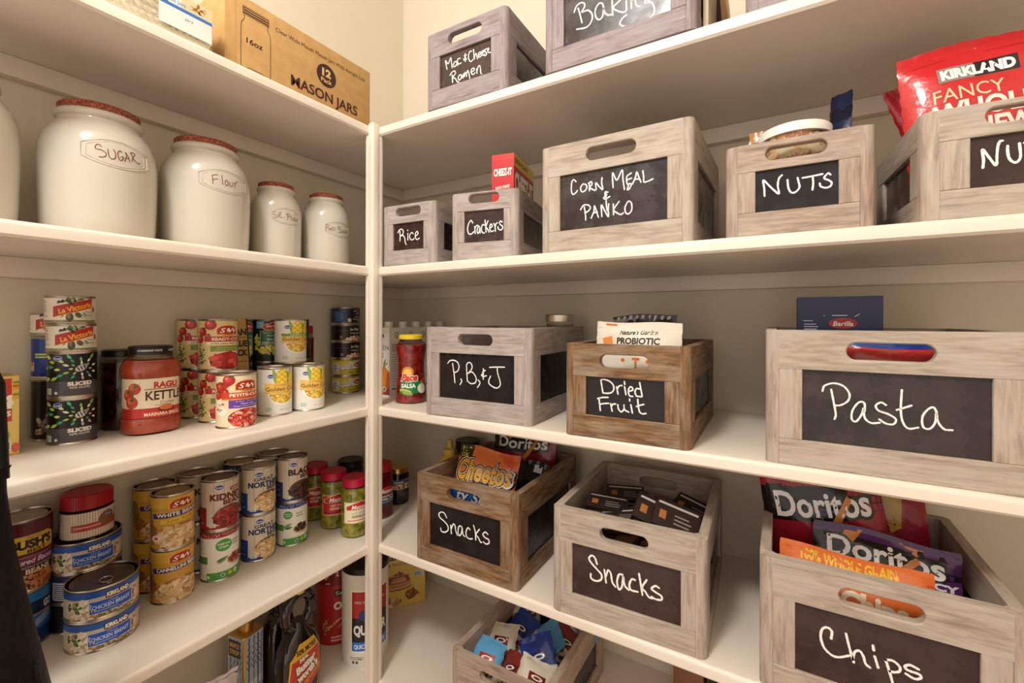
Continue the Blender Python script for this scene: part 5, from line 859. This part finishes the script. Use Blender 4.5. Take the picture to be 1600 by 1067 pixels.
def p_doritos(c0, c1, sub=None, tri='#d98a3a', ty=.76, th=.15):
    def f(P, W, H):
        P.rect(-W/2, 0, W/2, H, c0, 0); P.poly([(-W/2, H*(ty-.11)), (W*.2, H*(ty-.09)), (W/2, H*(ty-.05)), (W/2, H*(ty+.11)), (-W/2, H*(ty+.10))], '#141012', .5); P.poly([(-W*.1, H*.4), (W*.06, H*.36), (W*.0, H*.56)], tri, 1); P.poly([(W*.1, H*.97), (W*.32, H*.985), (W*.22, H*.9)], tri, 1); P.poly([(-W*.36, H*.97), (-W*.14, H*.98), (-W*.22, H*.86)], tri, 1)
        P.otext('Doritos', 0, H*ty, H*th, '#ffffff', '#141012', 3, .09, w=W*.84, bold=.025, rot=.04); P.poly([(W*.02, H*(ty-.14)), (W*.22, H*(ty+.05)), (W*.25, H*(ty+.02)), (W*.07, H*(ty-.17))], '#d88a3a', 6)
        P.rect(-W/2, H-12, W/2, H, c1, 1.5)
        if sub:
            for i, s_ in enumerate(sub): P.text(s_, W*.33, H*.735-i*H*.058, H*.045, '#efe6ea', 4, w=W*.3, bold=.05)
    return f
def p_cheetos(P, W, H):
    P.rect(-W/2, 0, W/2, H, '#c8402a', 0); P.poly([(-W/2, H*.72), (W/2, H*.62), (W/2, H), (-W/2, H)], '#e0783a', .5); P.poly([(W*.1, H), (W/2, H*.8), (W/2, H)], '#d85a2c', .8)
    P.poly([(-W*.5, H*.86), (-W*.26, H*.86), (-W*.26, H), (-W*.5, H)], '#2c2a18', 1); P.text('100', -W*.38, H*.95, H*.05, '#c9c04a', 2, w=W*.16, bold=.04); P.text('CAL', -W*.38, H*.89, H*.04, '#c9c04a', 2, w=W*.14, bold=.04)
    P.text('Cheetos', 0, H*.76, H*.2, '#171010', 2, w=W*1.0, bold=.13, shear=.12, rot=.06); P.text('Cheetos', 0, H*.76, H*.2, '#f4f0e6', 3, w=W*.95, bold=.09, shear=.12, rot=.06); P.text('Cheetos', 0, H*.76, H*.2, '#171010', 4, w=W*.92, bold=.065, shear=.12, rot=.06); P.text('Cheetos', 0, H*.76, H*.2, '#e8a83a', 5, w=W*.88, bold=.03, shear=.12, rot=.06)
    bake_text(P, "Flamin' Hot", W*.04, H*.55, H*.11, W*.74, '#f0b23a', '#5a1410', 3, shear=.3, rot=.1); P.blobs(0, H*.16, W*.36, H*.1, 26, 9, ['#d8452a', '#b8321e', '#e86a3a'], 1, 3, .35)
def p_cashew(P, W, H):
    P.rect(-W/2, 0, W/2, H, '#c4262a', 0); P.poly([(-W/2, H*.3), (W/2, H*.45), (W/2, 0), (-W/2, 0)], '#d8452f', .5); P.lines(-W*.3, H-12, W*.36, 1, 4, 2.2, '#f0c8b8', 1); P.rect(-W/2, H-24, W/2, H-23, '#9c1c20', 1)
    P.rect(-W*.26, H-62, W*.26, H-38, '#8a8480', 1); P.rect(-W*.02, H-62, W*.26, H-38, '#2b2024', 1.5); P.text('KIRKLAND', 0, H-50, 15, '#f4f0ea', 3, w=W*.48, bold=.06); P.rect(-W*.26, H-65, W*.26, H-62.4, '#a83a30', 1.6)
    P.text('FANCY', -W*.08, H-82, 20, '#efcba8', 3, w=W*.46); P.text('WHOLE', 0, H-108, 25, '#f4ead8', 3, w=W*.66, bold=.035); P.text('CASHEWS', 0, H-138, 25, '#f4ead8', 3, w=W*.74, bold=.035); P.text('SEA SALT', W*.06, H-172, 14, '#f4ead8', 3, w=W*.6, bold=.05)
def p_probiotic(P, W, H):
    P.rect(-W/2, 0, W/2, H, '#e3d9c9', 0); P.rect(-W/2, H-13, W/2, H-12, '#cbbfae', 1); P.text("Nature's Garden", W*.02, H-20, 9, '#2c2420', 3, w=74, shear=.25, bold=.02); P.lines(-20, H-9, 22, 1, 2, 1.6, '#6a5f56', 3)
    P.text('PROBIOTIC', W*.02, H-37, 12, '#2c2420', 3, w=84, bold=.04); P.poly([(-W*.42, H-34), (-W*.3, H-28), (-W*.28, H-44), (-W*.4, H-50)], '#e08a3a', 2); P.rect(-W*.4, H-7, -W*.24, H-3, '#d86a3a', 2); P.text('T', W*.02, H-80, 19, '#d8702c', 3, w=15, bold=.05); P.ell(-24, H-76, 4, 4, '#d8702c', 3); P.ell(28, H-76, 5, 4, '#d8702c', 3)
    P.poly([(-W/2, H-110), (W/2, H-100), (W/2, 0), (-W/2, 0)], '#e08a3a', 1.5); P.poly([(W*.16, H-66), (W/2, H-60), (W/2, H-92), (W*.2, H-88)], '#e8a45a', 1.8); P.blobs(0, 50, 60, 34, 40, 13, ['#e8a04a', '#d8802c', '#f0b86a'], 2, 4)
def p_bw(P, W, H):
    P.rect(-W/2, 0, W/2, H, '#1c1b20', 0); P.rect(-W*.4, H*.78, W*.46, H*.9, '#c9c6c4', 1); P.rect(-W/2, H*.92, -W*.1, H*.97, '#8a8890', 1)
    for i in range(9): P.poly([(-W*.45+i*W*.1, H*.93), (-W*.41+i*W*.1, H*.93), (-W*.38+i*W*.1, H*.99), (-W*.43+i*W*.1, H*.99)], '#c9c6c4', 1.5)
def p_black(P, W, H): P.rect(-W/2, 0, W/2, H, '#151416', 0); P.rect(-W*.1, H*.86, W*.16, H*.95, '#cfd3d6', 1); P.rect(W*.3, H*.84, W*.42, H*.95, '#5fa8c8', 1)
def p_ahoy(P, W, H): P.rect(-W/2, 0, W/2, H, '#2a6fc4', 0); bake_text(P, 'ty Sn', 0, H*.9, H*.13, W*.6, '#f2f4f8', '#123a84', 3, shear=.2)
def p_plain(cols):
    def f(P, W, H):
        P.rect(-W/2, 0, W/2, H, cols[0], 0); P.ell(0, H*.45, W*.4, H*.28, cols[1], 1); P.rect(-W/2, H*.8, W/2, H*.9, cols[2], 1)
    return f
def p_sun(P, W, H):
    P.rect(-W/2, 0, W/2, H, '#d8502c', 0); P.poly([(-W/2, H*.3), (W/2, H*.5), (W/2, H), (-W/2, H)], '#e2743a', .5); P.text('100% WHOLE GRAIN', -W*.03, H*.925, 15, '#f0c23a', 3, w=W*.64, bold=.05); P.text('SunChips', 0, H*.66, 30, '#f6ead0', 3, w=W*.7, bold=.05); P.ell(W*.3, H*.8, 12, 7, '#f0e6d8', 3); P.text('140', W*.3, H*.8, 7, '#3a2a20', 4, w=14)
def p_red2(P, W, H):
    P.rect(-W/2, 0, W/2, H, '#9c1c38', 0); P.rect(-W/2, H*.10, W/2, H*.26, '#2f6a54', 1)
    for i in range(12): P.poly([(-W/2+i*W/12, H*.10), (-W/2+(i+1)*W/12, H*.10), (-W/2+(i+.5)*W/12, H*.2)], ['#d8b83a', '#2f8a5a'][i % 2], 2)
    P.poly([(-W/2, H*.30), (W*.1, H*.22), (W/2, H*.34), (W/2, H*.355), (W*.1, H*.235), (-W/2, H*.315)], '#e6cfd4', 2); P.poly([(W*.1, H*.75), (W*.3, H*.8), (W*.26, H*.5), (W*.16, H*.45)], '#c9a03a', 1)
L4 = ZS[4]+.0135
pouch('chip_bag', 'orange bag of hot cheese puffs in the Snacks crate', 'bag', (.553, -.330, L4), (deg(-20), deg(4), deg(6)), .172, .240, .045, '#c8402a', p_cheetos, seed=3)
pouch('chip_bag', 'dark chip bag standing at the back of the brown Snacks crate', 'bag', (.590, -.150, L4), (deg(-8), 0, deg(2)), .19, .256, .045, '#6a1420', p_doritos('#8a1a2c', '#5a0f1c', ty=.86, th=.11), seed=5)
pouch('chip_bag', 'crumpled black bag at the right in the brown Snacks crate', 'bag', (.660, -.275, L4+.02), (deg(-26), deg(3), deg(-2)), .092, .19, .04, '#151416', p_black, seed=8, wr=2.2)
pouch('snack_bag', 'blue and white snack bag seen through the handle hole of the Snacks crate', 'bag', (.590, -.380, L4), (deg(-2), 0, 0), .15, .168, .012, '#2a6fc4', p_ahoy, seed=9, wr=.5)
pouch('chip_bag', 'red tortilla chip bag at the left of the Chips crate', 'bag', (1.3035, -.225, L4), (deg(-6), deg(-8), deg(5)), .185, .305, .05, '#a01c30', p_doritos('#a41c30', '#7a1020', ty=.75, th=.14), seed=11)
pouch('chip_bag', 'crimson chip bag with a green zigzag, tipped in the middle of the Chips crate', 'bag', (1.362, -.165, L4+.07), (deg(-14), deg(-4), deg(-2)), .16, .225, .045, '#9c1c38', p_red2, seed=13)
pouch('chip_bag', 'purple tortilla chip bag in front of the red ones', 'bag', (1.342, -.308, L4+.005), (deg(-16), deg(3), deg(-2)), .19, .207, .04, '#4a1c54', p_doritos('#5a2468', '#4a1c58', ('SPICY', 'SWEET', 'CHILI'), ty=.845, th=.15), seed=15)
pouch('chip_bag', 'orange whole grain chip bag right behind the front board of the Chips crate', 'bag', (1.298, -.366, L4), (deg(-12), deg(2), 0), .195, .192, .022, '#d8502c', p_sun, seed=17, wr=.7)
pouch('nut_bag', 'big red cashew bag leaning out of the NU crate', 'bag', (1.462, -.325, ZS[2]+.0135), (deg(-4), deg(-4), deg(3)), .165, .262, .045, '#c4262a', p_cashew, seed=21)
pouch('nut_bag', 'dark red bag behind the cashew bag, in the NU crate', 'bag', (1.476, -.225, ZS[2]+.0135), (deg(3), deg(-20), deg(4)), .072, .262, .03, '#9c1a24', None, seed=23)
pouch('dried_fruit_pouch', 'cream probiotic fruit pouch upright in the Dried Fruit crate', 'bag', (.958, -.338, ZS[3]+.0135), (deg(-3), deg(1.5), deg(-2)), .168, .206, .03, '#e3d9c9', p_probiotic, 'matte_print', seed=25, wr=.6)
pouch('dried_fruit_pouch', 'black and white pouch at the back of the Dried Fruit crate', 'bag', (.950, -.215, ZS[3]+.0135), (deg(-4), deg(-2), 0), .14, .222, .035, '#1c1b20', p_bw, seed=27)
pouch('pasta_bag', 'blue pasta bag glimpsed through the handle hole of the Pasta crate', 'bag', (1.338, -.352, ZS[3]+.0135), (deg(-2), 0, 0), .16, .188, .03, '#1f3f8a', p_plain(('#1f3f8a', '#c9a06a', '#b3302a')), seed=29)
pouch('rice_bag', 'black rice bag inside the Rice crate', 'bag', (.408, -.345, ZS[2]+.0135), (deg(-4), 0, deg(4)), .11, .128, .03, '#1c1a22', None, seed=31)
pouch('nut_bag', 'small brown bag poking over the left of the NUTS crate', 'bag', (1.172, -.325, ZS[2]+.0135), (deg(-4), deg(4), 0), .05, .182, .016, '#a8743c', p_plain(('#a8743c', '#e6d2a0', '#5a3018')), seed=33)
pouch('snack_bag', 'slim blue and black pouch tip at the right of the NUTS crate', 'bag', (1.286, -.255, ZS[2]+.0135), (deg(0), deg(4), deg(-52)), .042, .242, .012, '#1c2348', p_plain(('#1c2348', '#e6e2da', '#12142a')), seed=35)
# tub of nuts
tb = thing('nut_tub', 'clear tub of nuts with a white lid in the NUTS crate', 'tub', (1.226, -.325, ZS[2]+.0135)); P = Print(); P.bg = '#e0b27a'; P.rect(-PI*47, 2, PI*47, 150, '#d8a86c', -1); P.blobs(-74, 112, 76, 40, 230, 9, ['#e6c08a', '#c98a52', '#f0d4a4', '#b87440', '#ecd9b4'], 0, 5, .7); P.build('nuts', cylmap(.047), tb, step=.005)
MB().lathe([(0, 0), (.048, 0), (.0495, .002), (.0495, .152), (.046, .156), (0, .156)], 48).build('tub_wall', M['glass'], tb, 40); MB().lathe([(.049, .153), (.0525, .1535), (.0525, .166), (.050, .169), (0, .170)], 48).build('lid', M['white_plastic'], tb, 40)
# tall jar in the P, B & J crate
jar('mason_jar', 'tall jar with a silver screw band at the back of the P, B, & J crate', (.7045, -.135, ZS[3]+.0128), [(0, 0), (.036, 0), (.040, .004), (.040, .17), (.037, .188), (.0355, .194), (.0355, .214), (0, .214)], .185, 'jam', 'steel', (.206, .2255), .0395)
# squeeze bottle and dark jar behind the brown Snacks crate
ms = thing('mustard_bottle', 'yellow mustard squeeze bottle at the back left of the Snacks crate', 'bottle', (.4835, -.135, ZS[4]+.0128))
MB().lathe([(0, 0), (.031, 0), (.033, .003), (.036, .11), (.034, .122), (.026, .136), (.0205, .141)], 32).build('bottle_body', M['mustard'], ms, 50); MB().lathe([(.0205, .1412), (.0205, .158), (.015, .162), (.0115, .163), (.0085, .186), (.007, .188), (0, .188)], 28).build('bottle_cap', M['mustard'], ms, 40)
ms.location = (.2875, -.078, ZS[4])
jar('sauce_jar', 'black lidded jar behind the mustard bottle on the fourth shelf', (.352, -.067, ZS[4]), [(0, 0), (.034, 0), (.037, .003), (.037, .15), (.034, .16), (.033, .164), (.033, .176), (0, .176)], .16, 'jam', 'black_plastic', (.167, .194), .039)
# bar boxes in the second Snacks crate
rnd = random.Random(12)
def f_bar(P, W, H): P.rect(0, 0, W, H, '#2b1d1a', 0); P.rect(W*.06, H*.8, W*.94, H*.88, '#cfc8c0', 1); P.rect(W*.12, H*.28, W*.27, H*.58, '#a86a34', 1); P.lines(W*.45, H*.56, W*.9, 3, H*.14, H*.05, '#8f857c', 2)
spots = [(.856, -.335, .200, 10, 4, 14), (.905, -.372, .186, 4, -8, 20), (.930, -.300, .196, -6, 10, -12), (.955, -.352, .218, 40, 20, 12), (.990, -.345, .212, 44, 18, 14), (1.018, -.315, .176, 20, 34, 20), (.866, -.225, .18, 14, 0, 20), (.940, -.200, .19, -10, 8, 10), (.995, -.195, .18, 24, 12, -14)]
for i, (x, y, hz, a, b, c_) in enumerate(spots):
    o = carton('snack_bar_box', ['dark bar box at the left front of the pale Snacks crate', 'dark bar box lying left of the tilted pair', 'dark bar box low in the middle of the pale Snacks crate', 'tilted dark bar box with a pale stripe, left of its twin', 'tilted dark bar box with a pale stripe, right of its twin', 'dark bar box at the right inside the pale Snacks crate', 'dark bar box at the back left of the pale Snacks crate', 'dark bar box at the back of the pale Snacks crate', 'dark bar box at the back right of the pale Snacks crate'][i], 'box', (x, y, ZS[4]+hz-.03), (.085, .055, .02), 0, {'top': f_bar, 'front': lambda P, W, H: P.rect(0, 0, W, H, '#241815', 0) and P.rect(6, H*.4, W-20, H*.6, '#8a8078', 1)}, '#241815', 'print', group='dark bar boxes in the pale Snacks crate')
    o.rotation_euler = (deg(a), deg(b), deg(c_))
fill = MB(); 
for i in range(5): fill.box((.846+.042*i, -.375+.02*(i % 2), ZS[4]+.014), (.884+.042*i, -.12, ZS[4]+.142+.006*(i % 3)), .003)
tag(fill.build('snack_bar_box', mat('brown_wrap', '#4a2a1c', .4), None, 30), 'brown boxes packed upright under the dark bar boxes', 'box')
# little snack bags in the bottom crate
minis = []
kinds = [('#5fa8d8', '#e6e2da', '#b3302a'), ('#1f3f9a', '#e6e2da', '#123070'), ('#e0d6c4', '#c98a4a', '#7a1c1c'), ('#8a2a20', '#e0cfa8', '#5a1614')]
def p_mini(c):
    def f(P, W, H): P.rect(-W/2, 0, W/2, H, c[0], 0); P.poly([(-W/2, 0), (W/2, 0), (W/2, H*.3), (-W/2, H*.42)], c[1], 1); P.rect(-W*.2, H*.42, W*.3, H*.62, c[2], 2); P.ell(W*.05, H*.52, W*.17, H*.06, '#f4f0ea', 3); P.ell(W*.05, H*.52, W*.10, H*.03, c[2], 3.5); P.blobs(0, H*.18, W*.36, H*.1, 12, 6, [c[1], '#b8763e', '#5a3420'], 2, 3)
    return f
lbls = ['light blue', 'navy', 'cream', 'brick red']; wh = ['at the left front corner', 'at the front middle', 'at the right front', 'left of the middle', 'in the very middle', 'right of the middle', 'at the left back', 'at the back middle', 'at the right back', 'by the right wall', 'near the back right corner', 'by the left wall']
for i in range(12):
    cidx = [0, 3, 2, 2, 0, 1, 1, 0, 3, 2, 1, 0][i]; x, y = .605+.066*(i % 3)+(.012 if i > 8 else 0), [-.345, -.275, -.205, -.14][i//3]
    pouch('snack_bag', 'small %s snack bag %s of the bottom crate' % (lbls[cidx], wh[i]), 'bag', (x, y-.02, ZS[5]+.085+.004*(i % 3)), (deg(-52+rnd.uniform(-14, 14)), deg(rnd.uniform(-20, 20)), deg(rnd.uniform(-40, 40))), .078, .09, .026, kinds[cidx][0], p_mini(kinds[cidx]), seed=40+i, wr=1.4, group='little snack bags in the bottom crate', crimp=.006)
fb = MB(); fb.box((.576, -.383, ZS[5]+.0125), (.784, -.093, ZS[5]+.078), .01); fo = tag(fb.build('snack_bag_bed', noisy(mat('mixed_wrappers', rough=.4), 34, '#20345e', '#8a7a6a'), None, 30), 'lower layer of small snack bags under the upper ones', 'bag'); fo['kind'] = 'stuff'
# bottom shelf odds and ends
pouch('plastic_bag', 'clear bag with a purple edge at the bottom left', 'bag', (.205, -.735, ZS[5]), (deg(-6), 0, deg(80)), .08, .180, .05, '#d8cfd0', lambda P, W, H: P.rect(-W/2, H-12, W/2, H-8, '#6a4a9a', 1), 'foil', seed=61, wr=1.6)
for i, (x, c_, lb) in enumerate(((.985, '#8a5a3c', 'brown carton on the bottom shelf at the wall, below the pale Snacks crate'), (1.065, '#2c1c18', 'dark carton beside the brown one on the bottom shelf'))):
    carton('food_carton', lb, 'box', (x, -.085, ZS[5]+.0002), (.068, .06, .155), 0, {}, c_)
# top shelf odds and ends
carton('food_carton', 'thin tan carton leaning beside the Baking crate', 'box', (1.100, -.225, ZS[1]+.0002), (.020, .16, .24), 0, {'front': lambda P, W, H: P.rect(0, 0, W*.55, H, '#4a1a16', 0)}, '#c99a62').rotation_euler = (0, deg(-4), 0)
carton('food_carton', 'cream carton between the Baking crate and the thin tan one', 'box', (1.0865, -.36, ZS[1]+.0002), (.009, .12, .20), 0, {}, '#e2d2b4')
# bubble wrapped bundle with its shipping card
bw = thing('bubble_wrap_bundle', 'bundle in bubble wrap beside the mason jar box', 'parcel', (0, 0, 0)); x0, x1, y0, y1, zb, zt = .115, .282, -1.02, -.782, ZS[1]+.003, ZS[1]+.092
bm_ = MB().box((x0, y0, zb), (x1, y1, zt), .018, 4); bm_.build('wrapped_core', noisy(mat('cream_packing', rough=.7), 14, '#dccda8', '#efe6cc'), bw, 40)
bb = MB(); rad = .0052; hemi = [(rad, 0), (rad*.9, .0018), (rad*.6, .0034), (0, .0042)]
def bub(p, n): bb.lathe(hemi, 8, 0, Matrix.Translation(p) @ Vector(n).to_track_quat('Z', 'Y').to_matrix().to_4x4(), None, False)
for j in range(6):
    for i in range(20): bub((x1+.0004, y0+.02+.0108*i+.0054*(j % 2), zb+.016+.0118*j), (1, 0, 0))
for j in range(12):
    for i in range(20): bub((x0+.02+.0118*j, y0+.02+.0108*i+.0054*(j % 2), zt+.0004), (0, 0, 1))
for j in range(6):
    for i in range(12): bub((x0+.02+.0118*i, y1+.0004, zb+.016+.0118*j), (0, 1, 0))
bb.build('bubble_wrap', M['bubble'], bw, 60)
P = Print(); P.rect(0, 0, 84, 62, '#e6e2dc', 0); P.rect(0, 34, 84, 40, '#3d74c4', 1); P.rect(34, 40, 84, 62, '#d8c9a0', 1); P.text('Glass Jars', 24, 47, 6, '#3d74c4', 2, w=34); P.blobs(8, 48, 7, 8, 14, 3, ['#5a8a70', '#2c4a44', '#8ab8a0'], 2, 4); P.text('jars', 46, 24, 5, '#4a6a9a', 2, w=14, shear=.3); P.blobs(60, 52, 12, 6, 16, 4, ['#c98a3a', '#e6cf9a', '#a8642c'], 2, 3)
P.build('shipping_card', planemap((x1+.0052, -.872, zb+.016), (0, 1, 0), (0, 0, 1), (1, 0, 0)), bw)
# black leather bag hanging from the shelf front at the left edge
lb_ = thing('leather_bag', 'black leather bag hanging in front of the left shelves', 'bag', (.395, -1.2, EYE-.40)); N = 36; vs, fs = [], []
prof = [(-.36, .20, .062), (-.345, .208, .072), (-.25, .200, .080), (-.1, .178, .074), (.02, .155, .060), (.12, .140, .046), (.19, .133, .030), (.212, .134, .020), (.220, .139, .017)]
for i, (z, hw, hd) in enumerate(prof):
    for k in range(N):
        a = 2*PI*k/N; f = 1+.04*math.sin(3*a+9*z)+.025*math.sin(7*a-31*z); vs.append((math.copysign(abs(math.cos(a))**.8, math.cos(a))*hd*f, math.copysign(abs(math.sin(a))**.7, math.sin(a))*hw*(1+.012*math.sin(40*z+a)), z))
for i in range(len(prof)-1):
    for k in range(N): fs.append((i*N+k, i*N+(k+1) % N, (i+1)*N+(k+1) % N, (i+1)*N+k))
fs += [tuple(range(N))[::-1], tuple((len(prof)-1)*N+k for k in range(N))]
MB().add(vs, fs).build('bag_body', M['leather'], lb_, 60)
sb_ = MB(); sb_.tube([(0, .128, .205), (-.01, .126, .32), (-.03, .10, .42), (-.06, .03, .50), (-.075, -.02, .53), (-.06, -.06, .50), (-.03, -.10, .42), (-.01, -.118, .32), (0, -.12, .205)], .008, 10); sb_.build('strap', M['leather'], lb_, 60)
MB().tube([(.034, -.15, -.02), (.05, -.16, -.10), (.056, -.17, -.18), (.056, .17, -.18), (.05, .16, -.10), (.034, .15, -.02)], .003, 6).build('seam', M['leather'], lb_, 60)
